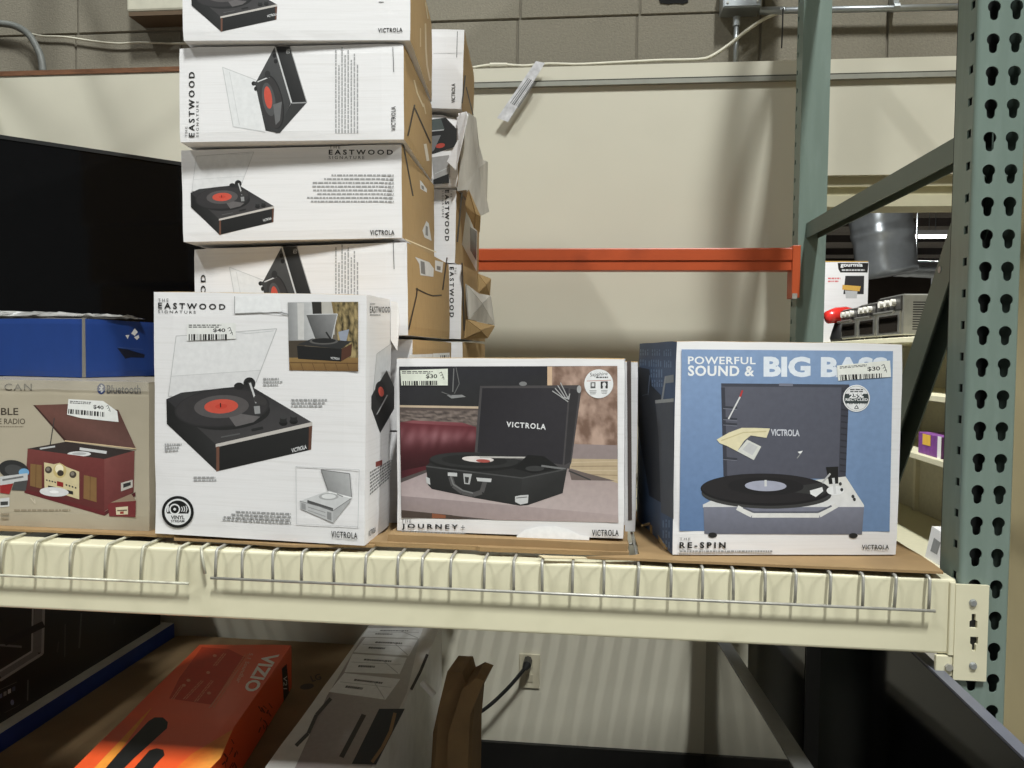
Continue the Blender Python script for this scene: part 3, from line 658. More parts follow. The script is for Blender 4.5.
f.part('turntable_picture', lambda m: side_turntable(f, m, lambda x, y: (x, y)), label='printed black record player lying on its side')
def g(m): f.fine(m, VT(527, 606, 148, 426), 8, C(162), 'l', seed=21, word=.05, dens=.42); f.line(m, [(713, 150), (716, 230)], 2, C(80))
f.part('fine_print', g); f.part('logo_lettering', lambda m: f.text(m, 'VICTROLA', VT(708, 722, 340, 418), C(34), .02, 1.15))
# --- third
f = face(S[3], 'front', Z2)
def g(m):
    f.text(m, 'THE', ((510, 467), (545, 475)), C(60), 0, 1.5); f.text(m, 'EASTWOOD', ((508, 479), (713, 495)), C(30), .022, 1.5); f.text(m, 'SIGNATURE', ((508, 499), (622, 509)), C(60), 0, 1.5)
f.part('title_lettering', g)
A3 = lambda x, y: (66+(x-96)*.500, 486+(y-178)*.508)
f.part('turntable_picture', lambda m: turntable_art(f, m, A3)); f.part('fine_print', lambda m: f.fine(m, ((428, 556), (716, 652)), 8, C(160), 'r', seed=22, word=.045, dens=.42, ragged=.32))
f.part('logo_lettering', lambda m: f.text(m, 'VICTROLA', ((640, 736), (718, 752)), C(34), .02, 1.15))
f.part('logo_lettering', lambda m: f.text(m, 'VICTROLA', [(297, 702), (324, 694), (325, 702), (298, 710)], C(220), .02))
# --- fourth
f = face(S[4], 'front', Z3)
f.part('turntable_picture', lambda m: side_turntable(f, m, lambda x, y: (x+22, y+64))); f.part('title_lettering', lambda m: (f.text(m, 'OOD', VT(98, 114, 303, 402), C(30), .022, 1.5)))
def g(m): f.fine(m, VT(527, 606, 204, 480), 8, C(162), 'l', seed=21, word=.05, dens=.42); f.line(m, [(714, 192), (717, 285)], 2, C(80))
f.part('fine_print', g)
# kraft ends: flap gaps and shipping labels
ZA, ZB, ZC_, ZD_, ZE = (380, 0, 8.533), (380, 80, 8.533), (380, 160, 8.533), (380, 230, 8.533), (380, 290, 8.533)
f = face(S[2], 'right', ZB)
for l in ([(296, 210), (238, 478)], [(296, 238), (432, 540)]): f.part('flap_seam', lambda m: f.line(m, l, 13, C(44, 32, 22)))
f.part('tape_scuff', lambda m: (f.line(m, [(292, 0), (318, 110), (372, 230)], 12, C(214, 196, 160)), f.line(m, [(372, 200), (392, 290)], 10, C(200, 180, 140))))
f.part('shipping_label', lambda m: f.line(m, [(385, 545), (398, 620), (410, 690)], 24, C(222, 214, 200)))
f = face(S[1], 'right', ZA); f.part('tape_scuff', lambda m: (f.line(m, [(388, 200), (392, 420), (402, 560), (428, 690)], 14, C(206, 186, 150)), f.line(m, [(346, 240), (346, 400)], 10, C(196, 172, 130)), f.line(m, [(388, 20), (410, 160)], 8, C(214, 200, 165))))
f = face(S[3], 'right', ZB)
f.part('flap_seam', lambda m: f.line(m, [(200, 545), (240, 768), (282, 990)], 12, C(44, 32, 22)))
f.sub(ZC_)
def ship(a, b, k=226):
    o = f.part('shipping_label', lambda m: f.poly(m, a, C(k))); f.part('barcode', lambda m: f.poly(m, b, C(125)), o)
ship([(340, 172), (352, 180), (400, 248), (400, 278), (345, 245)], [(352, 212), (374, 225), (376, 255), (356, 245)]); ship([(396, 520), (416, 540), (440, 690), (380, 660), (362, 600)], [(390, 560), (408, 570), (410, 650), (388, 640)], 216)
f = face(S[4], 'right', ZD_)
f.part('torn_edge', lambda m: f.line(m, [(215, 78), (480, 190)], 9, C(236, 222, 190)))
ship([(300, 230), (420, 275), (460, 330), (455, 400), (345, 385), (335, 290)], [(345, 262), (380, 275), (388, 382), (350, 370)], 214); ship([(470, 258), (540, 275), (530, 365), (470, 345)], [(484, 305), (518, 312), (516, 345), (484, 338)], 230)
for l in ([(318, 495), (312, 560), (245, 850)], [(305, 500), (400, 545), (450, 562), (528, 556)], [(572, 235), (535, 512)]): f.part('flap_seam', lambda m: f.line(m, l, 12, C(44, 32, 22)))
f = face(S[5], 'right', ZE)
f.part('shipping_label', lambda m: f.poly(m, [(248, 552), (450, 545), (450, 590), (248, 590)], C(226))); o = f.part('shipping_label', lambda m: f.poly(m, [(452, 542), (595, 535), (595, 590), (452, 590)], C(236)))
f.part('barcode', lambda m: f.bars(m, [(515, 558), (588, 555), (588, 580), (515, 580)], C(60), 10), o)

# ------------------------------------------------------------------ second column of cartons behind the stack
G2 = 'white turntable cartons stacked at the back'
CS = {}
CS[1] = carton('turntable_box', (-.3185, 1.8400, .5888, .075, 0, .02, .43, .187, .31), SM, SIDES, 'topmost white carton of the rear column, behind the tall stack', group=G2, seed=21)
CS[2] = carton('turntable_box', (-.3265, 1.850, .4085, .03, 0, .0, .43, .176, .345), SM, SIDES, 'battered carton with torn folded flap, second in the rear column', group=G2, seed=22, amp=.012)
CS[3] = carton('turntable_box', (-.3387, 1.8736, .2265, -.02, 0, .015, .43, .180, .345), SM, SIDES, 'white carton third in the rear column, beside the orange beam, title reading downwards', group=G2, seed=23)
CS[4] = carton('turntable_box', (-.3202, 1.8625, .0396, -.03, 0, .012, .43, .183, .36), SM, SIDES, 'white carton fourth in the rear column, below the orange beam, title reading downwards', group=G2, seed=24)
CS[5] = carton('turntable_box', (-.3150, 1.860, -.1500, -.02, 0, 0, .43, .184, .345), SM, SIDES, 'white carton fifth in the rear column, just above the suitcase player box', group=G2, seed=25)
CS[6] = carton('turntable_box', (-.3150, 1.860, -.3390, -.02, 0, 0, .43, .184, .345), SM, SIDES, 'lowest white carton of the rear column, hidden behind the suitcase player box', group=G2, seed=26)
def VD(x0, x1, y0, y1): return [(x1, y0), (x1, y1), (x0, y1), (x0, y0)]         # reads downwards
f = face(CS[1], 'front', ZB); f.part('logo_lettering', lambda m: f.text(m, 'VICTROLA', VT(610, 642, 30, 195), C(60), .012))
f.sub(ZA); f.part('fine_print', lambda m: (f.line(m, [(660, 268), (654, 490)], 5, C(90)), f.line(m, [(455, 455), (700, 452)], 4, C(200))))
f = face(CS[1], 'right', ZB); f.part('flap_seam', lambda m: f.line(m, [(735, 60), (795, 300)], 10, C(44, 32, 22)))
f.part('flap_seam', lambda m: f.line(m, [(728, -40), (700, 200)], 12, C(30, 24, 20)))
f = face(CS[2], 'front', ZB)
def g(m):
    f.poly(m, [(380, 345), (560, 320), (700, 465), (670, 560), (460, 630), (380, 640)], C(44)); f.poly(m, [(400, 350), (520, 330), (550, 420), (420, 440)], C(84, 92, 90)); f.line(m, [(430, 436), (545, 425)], 9, C(190)); f.poly(m, [(430, 480), (520, 470), (460, 600), (430, 620)], C(120)); f.ell(m, 515, 560, 40, 20, C(180, 74, 62), -12)
f.part('turntable_picture', g)
def g(m): f.poly(m, [(440, 660), (590, 640), (600, 830), (460, 860)], C(160, 158, 156)); f.poly(m, [(455, 850), (585, 800), (590, 880), (455, 890)], C(40)); f.line(m, [(470, 800), (585, 745)], 6, C(190))
f.part('smudged_print', g)
def fold(name, r, pts, th, mt, T=ZB, dy=0.0):
    """loose flap: polygon measured on the front plane, set off it by dy per point"""
    fc = face(r, 'front', T); L = []
    for (x, y, q) in pts: L.append(fc.pt((x, y), q))
    mb = MB(); c = sum(L, V((0, 0, 0)))/len(L)
    for k in range(len(L)): mb.poly([c, L[k], L[(k+1) % len(L)]])
    o = mb.build(name, mt, r); s_ = o.modifiers.new('thick', 'SOLIDIFY'); s_.thickness = th; return o
fold('torn_flap', CS[2], [(665, 320, .004), (745, 275, .02), (752, 310, .03), (700, 560, .03), (650, 770, .02), (580, 700, .01), (665, 560, .006)], .003, WHITE)
fold('torn_flap', CS[2], [(670, 290, .002), (745, 275, .012), (690, 345, .012)], .003, WHITE)
for k in (3, 4):
    f = face(CS[k], 'front', ZC_ if k == 3 else ZD_)
    a = (0, 0) if k == 3 else (35, 60)
    def g(m):
        f.text(m, 'THE', VD(600+a[0], 616+a[0], 258+a[1], 318+a[1]), C(80), 0, 1.5); f.text(m, 'EASTWOOD', VD(553+a[0]*1.15, 590+a[0]*1.15, 255+a[1], 690+a[1]*.9), C(34), .028, 1.5)
        if k == 3: f.text(m, 'SIGNATURE', VD(528, 545, 258, 492), C(80), 0, 1.5)
    f.part('title_lettering', g)
    # picture on the kraft end
    f = face(CS[k], 'right', ZC_ if k == 3 else ZD_)
    if k == 3:
        f.part('picture_panel', lambda m: (f.poly(m, [(735, 440), (830, 610), (825, 950), (700, 720)], C(206, 206, 204)), f.poly(m, [(768, 570), (826, 610), (822, 860), (770, 770)], [C(120), C(90), C(60), C(96)])))
    else:
        f.part('picture_panel', lambda m: (f.poly(m, [(728, 455), (840, 555), (935, 560), (970, 860), (745, 735)], C(208, 208, 206)), f.poly(m, [(870, 600), (930, 600), (965, 840), (872, 760)], [C(150), C(110), C(50), C(70)])))
    f.part('flap_seam', lambda m: f.line(m, [(700, 280 if k == 4 else 290), (720, 860)] if k == 4 else [(700, 270), (660, 700)], 14, C(36, 28, 22)))
# crumpled wings of torn cardboard that stick out on the right of the column
def wing(name, r, pts, mt, x0):
    """pts: (px, py, y offset behind the carton front)"""
    M = ROOTM[r.name]; Mi = M.inverted(); L = [Mi @ onY(px, py, M.translation.y+q) for px, py, q in pts]
    mb = MB(); c = sum(L, V((0, 0, 0)))/len(L)+V((.006, -.008, 0))
    for k in range(len(L)): mb.poly([c, L[k], L[(k+1) % len(L)]])
    o = mb.build(name, mt, r); s_ = o.modifiers.new('thick', 'SOLIDIFY'); s_.thickness = .003; return o
PAPER = mat('scuffed_print_paper', C(196, 192, 184), .6, var=.18, scale=25, stretch=(1, 1, .3), dirt=C(120, 112, 104), dscale=14, damt=.6)
wing('torn_print_flap', CS[2], [(468, 113, .02), (475, 118, .06), (478, 145, .1), (482, 160, .12), (487, 162, .16), (486, 200, .16), (488, 212, .15), (480, 216, .1), (466, 190, .04), (457, 191, .01), (461, 150, .01)], PAPER, 0)
wing('curled_kraft_flap', CS[3], [(468, 190, .02), (480, 217, .06), (479, 232, .08), (474, 228, .06), (465, 205, .03)], KRAFT, 0)
wing('bent_kraft_flap', CS[4], [(477, 274, .10), (490, 279, .16), (489, 296, .16), (478, 292, .1)], KRAFT, 0)
wing('torn_print_flap', CS[4], [(466, 285, .02), (478, 294, .08), (490, 296, .14), (494, 325, .16), (468, 319, .03)], PAPER, 0)
wing('bent_kraft_flap', CS[4], [(466, 320, .02), (494, 326, .16), (487, 338, .12), (464, 338, .02)], KRAFT, 0)

# ------------------------------------------------------------------ suitcase player box
JP = (.0599, 1.3449, -.3185, -.0457, 0, -.0103, .4109, .3150, .14)
j = carton('suitcase_player_box', JP, [WHITE, KRAFT], {'top': 1, 'right': 0}, 'white-bordered carton picturing an open black suitcase record player on a table', seed=31, amp=.0024, zoff=.002)
f = face(j, 'front', Z8)
def g(m):
    f.poly(m, [(70, 97), (868, 95), (870, 668), (78, 650)], C(84, 76, 74))
    f.poly(m, [(70, 97), (613, 96), (613, 170), (360, 245), (72, 240)], [C(52, 52, 56), C(48, 47, 52), C(50), C(46), C(48, 47, 50)])
    f.poly(m, [(72, 250), (362, 252), (352, 420), (74, 420)], C(92, 80, 76)); f.poly(m, [(72, 238), (362, 243), (362, 251), (72, 246)], C(196, 176, 152))
    rd = random.Random(8)
    NC = lambda a, b, sc, sd: (lambda s_, t_: tuple(x+(y-x)*min(1, max(0, .5+.9*noise.fractal(V((s_*sc, t_*sc, sd)), .8, 2.0, 4))) for x, y in zip(a, b)))
    f.grid(m, [(74, 258), (360, 258), (354, 312), (74, 306)], 40, 10, NC(C(66, 58, 56), C(140, 126, 118), 9, 2))
    for k in range(0): f.ell(m, rd.uniform(110, 345), rd.uniform(268, 300), rd.uniform(10, 26), rd.uniform(5, 10), C(*rd.choice(((110, 98, 92), (78, 68, 64), (126, 112, 104), (66, 58, 56)))), n=9)
    f.poly(m, [(628, 97), (868, 95), (869, 400), (628, 400)], [C(164, 132, 116), C(158, 132, 120), C(150, 128, 112), C(140, 108, 88)])
    f.grid(m, [(630, 97), (868, 95), (869, 400), (630, 400)], 50, 60, NC(C(122, 96, 82), C(188, 160, 144), 5, 7))
    for k in range(0): f.ell(m, rd.uniform(640, 862), rd.uniform(110, 385), rd.uniform(6, 24), rd.uniform(5, 18), C(*rd.choice(((172, 142, 122), (140, 110, 92), (156, 126, 112), (182, 154, 136), (126, 98, 82)))), n=9)
    f.poly(m, [(612, 97), (629, 97), (629, 170), (612, 170)], C(212, 182, 152))
    f.poly(m, [(700, 380), (868, 385), (869, 440), (700, 436)], C(150, 136, 134)); f.poly(m, [(698, 434), (869, 436), (870, 524), (690, 500)], C(190, 170, 140))
    for k in range(5): f.line(m, [(700, 448+k*14), (868, 444+k*17)], 2.5, C(150, 130, 104) if k % 2 else C(206, 188, 160))
f.part('room_picture', g)
def g(m):
    f.poly(m, [(73, 300), (120, 294), (300, 302), (352, 318), (350, 430), (180, 470), (78, 506)], [C(96, 50, 54), C(140, 84, 88), C(132, 74, 80), C(110, 54, 60), C(84, 34, 40), C(88, 36, 42), C(70, 30, 36)])
    def sofa(s_, t_):
        h = max(0, math.exp(-((t_-.30)/.22)**2)*(.45+.55*noise.noise(V((s_*11+t_*2, t_*1.5, 3)))))*(.5+.5*math.exp(-((s_-.42)/.42)**2)); k = 1-.45*t_
        return (lin(98*k+96*h), lin(42*k+98*h), lin(48*k+98*h), 1)
    f.grid(m, [(75, 302), (350, 318), (350, 425), (79, 478)], 44, 26, sofa)
f.part('sofa_picture', g)
def g(m):
    f.poly(m, [(76, 522), (172, 484), (700, 470), (870, 524), (871, 640), (500, 606), (78, 570)], [C(172, 156, 156), C(166, 152, 152), C(150, 138, 136), C(176, 160, 156), C(186, 170, 168), C(188, 174, 172), C(180, 164, 164)])
    f.poly(m, [(78, 570), (500, 606), (871, 640), (872, 668), (420, 658), (78, 622)], [C(150, 136, 136), C(168, 152, 150), C(178, 162, 160), C(182, 166, 162), C(160, 144, 142), C(140, 126, 124)])
    f.poly(m, [(78, 622), (260, 640), (330, 655), (78, 650)], C(74, 62, 56)); f.poly(m, [(190, 634), (240, 640), (240, 652), (190, 652)], C(136, 84, 60))
f.part('table_picture', g)
def g(m):
    f.poly(m, [(690, 470), (730, 480), (860, 515), (700, 512)], C(110, 98, 94)); f.line(m, [(690, 478), (770, 512)], 5, C(60))
    f.poly(m, [(366, 168), (728, 165), (736, 186), (700, 448), (690, 470), (346, 416)], C(76, 73, 74)); f.poly(m, [(374, 176), (690, 176), (668, 456), (356, 410)], [C(44, 42, 46), C(56, 54, 58), C(50, 48, 52), C(46, 44, 48)])
    f.poly(m, [(696, 178), (728, 184), (696, 446), (674, 458)], C(54, 52, 54)); f.ell(m, 523, 160, 14, 8, C(130)); f.ell(m, 728, 180, 8, 14, C(170))
    # base
    f.poly(m, [(168, 462), (200, 430), (360, 412), (684, 470), (520, 505)], C(44)); f.ell(m, 345, 446, 166, 33, C(34), 2); f.ell(m, 345, 440, 162, 29, C(50), 2); f.ell(m, 345, 440, 120, 20, C(40), 2); f.ell(m, 358, 436, 58, 11, C(222, 214, 210), 3); f.ell(m, 377, 442, 26, 6, C(168, 84, 76), 3); f.line(m, [(365, 428), (540, 430)], 6, C(186, 182, 178)); f.poly(m, [(540, 420), (600, 425), (660, 470), (560, 488), (490, 470)], C(32)); f.ell(m, 566, 470, 34, 10, C(62)); f.line(m, [(590, 460), (680, 472)], 7, C(120))
    f.poly(m, [(168, 462), (520, 505), (512, 606), (350, 578), (190, 545), (176, 530)], [C(42), C(52), C(44), C(38), C(36), C(36)]); f.poly(m, [(520, 505), (684, 472), (668, 560), (540, 604), (512, 606)], [C(58), C(50), C(46), C(42), C(44)]); f.line(m, [(168, 462), (520, 505), (684, 472)], 5, C(76))
    f.line(m, [(258, 500), (268, 532), (300, 556), (340, 566), (372, 556), (384, 516)], 17, C(84, 82, 82)); f.line(m, [(258, 498), (268, 528), (302, 550), (340, 560)], 5, C(120))
    f.poly(m, [(248, 484), (282, 486), (282, 499), (248, 497)], C(196)); f.poly(m, [(352, 503), (408, 507), (406, 520), (356, 516)], C(196)); f.poly(m, [(304, 488), (336, 490), (328, 528), (308, 526)], C(176)); f.poly(m, [(310, 500), (326, 502), (322, 524), (312, 522)], C(52))
    f.poly(m, [(494, 572), (514, 568), (543, 566), (541, 596), (514, 602), (494, 592)], C(200)); f.poly(m, [(168, 500), (182, 506), (184, 530), (170, 522)], C(190)); f.line(m, [(498, 578), (538, 574)], 3, C(90))
f.part('suitcase_player_picture', g, label='printed black suitcase record player with lid open')
f.part('lid_lettering', lambda m: f.text(m, 'VICTROLA', [(463, 298), (607, 307), (606, 328), (462, 318)], C(226), .03, 1.25))
def g(m):
    f.line(m, [(270, 104), (266, 190)], 4, C(120)); f.line(m, [(278, 100), (290, 160), (272, 196)], 3, C(110)); f.poly(m, [(244, 202), (300, 200), (314, 208), (262, 214)], C(140)); f.line(m, [(225, 190), (262, 204)], 3, C(110))
    for k in range(4): f.line(m, [(630+k*10, 186-k*10), (660+k*10, 206+k*4), (688+k*2, 226-k*10)], 3.5, C(176))
f.part('scuff_marks', g)
def g(m):
    f.ell(m, 800, 160, 53, 53, C(236)); f.text(m, 'Sapphire', [(768, 120), (832, 116), (832, 132), (768, 138)], C(50), .0); f.fine(m, ((790, 132), (834, 142)), 1, C(90), ragged=0, word=.2); f.line(m, [(756, 150), (845, 147)], 2.5, C(200, 150, 140))
    f.poly(m, [(770, 155), (788, 154), (788, 176), (770, 177)], C(90)); f.poly(m, [(774, 158), (784, 158), (784, 170), (774, 170)], C(225)); f.poly(m, [(807, 152), (833, 151), (833, 177), (807, 178)], C(50)); f.ell(m, 820, 163, 7, 8, C(230)); f.poly(m, [(814, 178), (826, 178), (822, 166), (816, 166)], C(230)); f.fine(m, ((766, 183), (792, 200)), 3, C(150), 'c'); f.fine(m, ((808, 182), (832, 198)), 3, C(150), 'c')
f.part('round_sticker', g, label='round white sticker in the top right corner')
f.part('title_lettering', lambda m: (f.text(m, 'THE', ((79, 657), (114, 667)), C(70), 0, 1.5), f.text(m, 'JOURNEY', [(79, 671), (286, 675), (286, 698), (79, 694)], C(32), .03, 1.5), f.text(m, '+', ((296, 677), (310, 694)), C(120))))
f.part('fine_print', lambda m: f.fine(m, [(79, 697), (312, 703), (312, 712), (79, 708)], 1, C(150), ragged=0, dens=.6, word=.04))
f.part('tape_patch', lambda m: f.poly(m, [(500, 716), (530, 694), (580, 682), (640, 680), (690, 692), (730, 712), (765, 718), (765, 732), (500, 722)], C(246)))
f.part('logo_lettering', lambda m: f.text(m, 'VICTROLA', ((775, 694), (873, 717)), C(40), .02, 1.15))
f.sticker([(74, 111), (248, 105), (248, 166), (78, 166)], '$30', ((168, 125), (209, 142)), [(83, 150), (212, 149), (212, 165), (84, 166)], ((80, 113), (200, 124)), C(228, 232, 218), 'pale green price sticker with black barcode', seed=5, scrib=(216, 122))
j2 = carton('suitcase_player_box', (.0885, 1.497, -.3378, -.02, 0, 0, .415, .330, .15), [WHITE, KRAFT], {'top': 1}, 'second white carton standing right behind the suitcase player box, only edges showing', seed=33)
f = face(j2, 'front'); f.part('dark_picture_edge', lambda m: f.poly(m, [(627, 361), (631, 361), (632, 520), (628, 520)], C(90, 80, 76)))

# ------------------------------------------------------------------ blue box
RP = (.5300, 1.382, -.336, .148, 0, 0, .3945, .3655, .30)
BLUE = mat('dark_blue_printed_card', C(66, 88, 120), .5, var=.05)
b_ = carton('turntable_box', RP, [WHITE, KRAFT, BLUE], {'top': 1, 'left': 2}, 'blue carton picturing a grey record player, headed POWERFUL SOUND and BIG BASS', seed=41, zoff=.0)
f = face(b_, 'front', ZR)
f.part('blue_panel', lambda m: f.poly(m, [(210, 66), (932, 72), (920, 688), (203, 686)], [C(134, 158, 194), C(138, 162, 196), C(112, 138, 174), C(94, 120, 158)]))
f.part('title_lettering', lambda m: (f.text(m, 'POWERFUL', [(232, 90), (463, 92), (463, 117), (232, 117)], C(238), .02, 1.1), f.text(m, 'SOUND &', [(232, 121), (459, 122), (458, 158), (232, 157)], C(238), .03, 1.1), f.text(m, 'BIG BASS', [(490, 90), (914, 93), (913, 163), (490, 160)], C(228, 234, 242), .045)))
def g(m):
    f.poly(m, [(345, 182), (783, 186), (770, 510), (354, 500)], [C(94, 95, 106), C(92, 94, 106), C(86, 87, 98), C(84, 85, 96)])
    f.poly(m, [(345, 182), (783, 186), (782, 196), (346, 193)], C(70, 72, 82)); f.poly(m, [(543, 182), (590, 183), (590, 192), (543, 191)], C(124, 126, 140))
    f.poly(m, [(345, 196), (358, 196), (366, 500), (353, 500)], C(62, 63, 72)); f.poly(m, [(756, 196), (782, 196), (770, 510), (746, 506)], C(66, 67, 76))
    for k in range(14): f.line(m, [(757-k*.6, 208+k*21), (780-k*.7, 211+k*21)], 5, C(52, 53, 60))
    for y in (262, 300, 318, 436): f.line(m, [(352, y), (400, y+4)], 6, C(60, 62, 70)); f.line(m, [(352, y+6), (400, y+10)], 2.5, C(120, 122, 134))
    f.line(m, [(370, 304), (412, 224)], 5, C(214)); f.line(m, [(410, 228), (418, 206)], 6, C(186, 60, 60)); f.poly(m, [(606, 416), (624, 412), (616, 424)], C(236)); f.line(m, [(604, 438), (618, 420)], 2.5, C(160))
    # plinth
    f.poly(m, [(283, 596), (330, 572), (420, 540), (770, 500), (833, 598), (833, 606), (283, 606)], [C(206), C(214), C(200), C(226, 224, 218), C(232, 230, 224), C(228), C(214)])
    f.poly(m, [(285, 604), (833, 604), (826, 698), (288, 696)], [C(122, 124, 138), C(130, 132, 146), C(104, 106, 118), C(100, 102, 114)])
    f.ell(m, 500, 560, 222, 50, C(60), 1); f.ell(m, 497, 545, 222, 55, C(30, 29, 31), 1, 48); f.ell(m, 497, 541, 218, 50, C(40, 38, 40), 1, 48); f.poly(m, [(520, 545), (690, 520), (712, 545), (690, 565)], C(56)); f.ell(m, 497, 533, 130, 30, C(34, 33, 35), 1); f.ell(m, 497, 532, 71, 18, C(166, 168, 184), 1); f.line(m, [(497, 534), (497, 512)], 8, C(210))
    f.line(m, [(400, 606), (450, 632), (680, 632), (740, 598)], 17, C(222, 221, 218)); f.line(m, [(420, 606), (456, 622), (676, 622), (722, 600)], 6, C(92, 94, 104))
    f.poly(m, [(703, 468), (745, 466), (745, 524), (714, 526)], C(34)); f.line(m, [(718, 490), (690, 522)], 6, C(190)); f.poly(m, [(648, 548), (690, 536), (694, 550), (668, 570), (650, 560)], C(232)); f.ell(m, 735, 548, 30, 16, C(236)); f.line(m, [(728, 505), (734, 560)], 9, C(214))
    for x, y in ((752, 525), (757, 545), (795, 568), (800, 578)): f.ell(m, x, y, 5, 6, C(60))
    for x, y in ((316, 700), (796, 702)): f.ell(m, x, y, 15, 9, C(36))
f.part('turntable_picture', g, label='printed grey record player with open lid and black record')
f.part('lid_lettering', lambda m: f.text(m, 'VICTROLA', [(515, 338), (613, 340), (613, 363), (515, 361)], C(206, 208, 216), .03))
def g(m):
    f.poly(m, [(330, 374), (372, 350), (415, 334), (460, 334), (512, 336), (500, 368), (446, 360), (424, 378), (400, 414), (366, 396), (340, 386)], C(226, 216, 180)); f.line(m, [(345, 378), (420, 350), (500, 346)], 4, C(204, 192, 150))
    f.poly(m, [(400, 414), (434, 374), (482, 398), (457, 444)], C(214, 214, 208)); f.poly(m, [(418, 408), (440, 384), (470, 398), (452, 428)], C(196))
f.part('torn_paper', g, label='torn cream paper scar across the picture')
def g(m):
    f.ell(m, 807, 233, 46, 46, C(236)); f.ell(m, 807, 233, 42, 42, C(62, 70, 70)); f.ell(m, 807, 233, 41, 41, C(232), a0=202, a1=338); f.ell(m, 807, 233, 41, 41, C(232), a0=25, a1=155)
    f.fine(m, ((785, 200), (830, 214)), 2, C(70), 'c', ragged=.1, word=.3); f.text(m, '25%', ((782, 217), (832, 232)), C(240), .04); f.text(m, 'RECYCLED', ((770, 233), (846, 242)), C(240), .02); f.text(m, 'PLASTIC', ((772, 244), (842, 253)), C(62, 70, 70), .02)
    f.line(m, [(800, 268), (807, 257), (814, 268), (800, 268)], 2.5, C(62, 70, 70))
f.part('round_emblem', g, label='round emblem reading 25% RECYCLED PLASTIC')
f.part('model_lettering', lambda m: (f.text(m, 'THE', ((204, 709), (240, 717)), C(80), 0, 1.5), f.text(m, 'RE-SPIN', [(203, 724), (361, 724), (361, 745), (203, 745)], C(30), .035, 1.5)))
f.part('fine_print', lambda m: f.fine(m, ((203, 750), (520, 762)), 1, C(150), ragged=0, word=.03)); f.part('logo_lettering', lambda m: f.text(m, 'VICTROLA', ((826, 733), (918, 749)), C(40), .02, 1.15))
f.sticker([(740, 121), (922, 104), (925, 160), (745, 173)], '$30', [(844, 126), (887, 124), (888, 140), (845, 142)], [(750, 153), (893, 148), (893, 163), (752, 172)], [(750, 124), (850, 116), (850, 124), (750, 133)], C(236, 236, 228), None, seed=6, scrib=(892, 122))
f = face(b_, 'left', (600, 320, 8.533))
def g(m):
    for (x0, x1, y0, y1, n) in ((340, 420, 248, 302, 4), (440, 520, 250, 304, 4), (540, 615, 250, 308, 4), (340, 400, 335, 388, 3), (412, 530, 338, 398, 6), (545, 615, 342, 405, 4), (430, 540, 420, 490, 5), (440, 540, 510, 570, 5)):
        f.fine(m, VT(x0, x1, y0, y1), n, C(124, 146, 176), ragged=.05, dens=.4, word=.8, seed=x0)
    for k in range(3): f.fine(m, VT(530, 605, 1700+k*90, 1770+k*90), 3, C(120, 142, 174), ragged=.1, dens=.4, word=.8, seed=k)
f.part('fine_print', g)
def g(m):
    f.poly(m, [(322, 400), (420, 420), (440, 560), (520, 640), (525, 1560), (420, 1500), (322, 900)], C(32, 38, 50)); f.line(m, [(410, 640), (425, 470)], 7, C(110, 124, 146)); f.line(m, [(360, 645), (415, 630)], 7, C(80, 90, 106))
    f.poly(m, [(560, 478), (628, 466), (628, 532), (556, 540)], C(150, 156, 160)); f.line(m, [(560, 480), (530, 680)], 14, C(166, 170, 172)); f.poly(m, [(470, 684), (628, 668), (628, 700), (472, 712)], C(178, 180, 178)); f.poly(m, [(474, 712), (628, 698), (628, 1700), (520, 1640), (500, 1000)], C(84, 88, 96))
f.part('turntable_picture', g)
m = MB(); M = ROOTM[b_.name]; Mi = M.inverted(); L = [Mi @ onZ(x, y, CZ-.336) for x, y in ((666, 550), (660, 543), (655, 535), (650, 533))]
for k in range(3): m.hexa([L[k], L[k]+V((.003, 0, 0)), L[k+1]+V((.003, 0, 0)), L[k+1], L[k]+V((0, 0, .004+.004*k)), L[k]+V((.003, 0, .004+.004*k)), L[k+1]+V((.002, 0, .008+.004*k)), L[k+1]+V((-.001, 0, .008+.004*k))])
m.hexa([L[3]+V(q) for q in ((0, 0, .016), (.0, .008, .016), (-.016, .008, .012), (-.016, 0, .012), (0, 0, .019), (0, .008, .019), (-.016, .008, .014), (-.016, 0, .014))]); m.build('torn_flap', KRAFT, b_)

# ------------------------------------------------------------------ tan radio box and the blue box on it
TAN = mat('tan_printed_card', C(176, 166, 146), .35, var=.06, scale=6, dirt=C(150, 138, 116), dscale=5, damt=.5, bump=.05, bscale=8, coat=.15)
R_ = carton('radio_box', (-.8215, 1.3568, -.338, -.0098, 0, 0, .46, .2815, .30), [TAN], {}, 'tan carton at the left edge picturing a dark red wooden radio turntable', seed=51, amp=.003)
f = face(R_, 'front', Z5)
f.part('title_lettering', lambda m: f.text(m, 'CAN', ((18, 58), (136, 88)), C(82, 74, 62), .006, 1.2))
f.part('title_lettering', lambda m: f.text(m, 'BLE', ((4, 162), (78, 192)), C(66, 58, 48), .012))
f.part('title_lettering', lambda m: (f.text(m, 'E RADIO', ((-6, 207), (107, 231)), C(84, 76, 64), .006)))
f.part('fine_print', lambda m: f.fine(m, ((0, 238), (100, 246)), 1, C(140, 130, 112), ragged=0))
def g(m):
    f.ell(m, 432, 80, 18, 23, C(52, 66, 112)); f.line(m, [(424, 72), (440, 88), (432, 96), (432, 64), (440, 72), (424, 88)], 3.5, C(226)); f.text(m, 'Bluetooth', ((455, 64), (600, 101)), C(76, 74, 76), .014)
f.part('bluetooth_emblem', g)
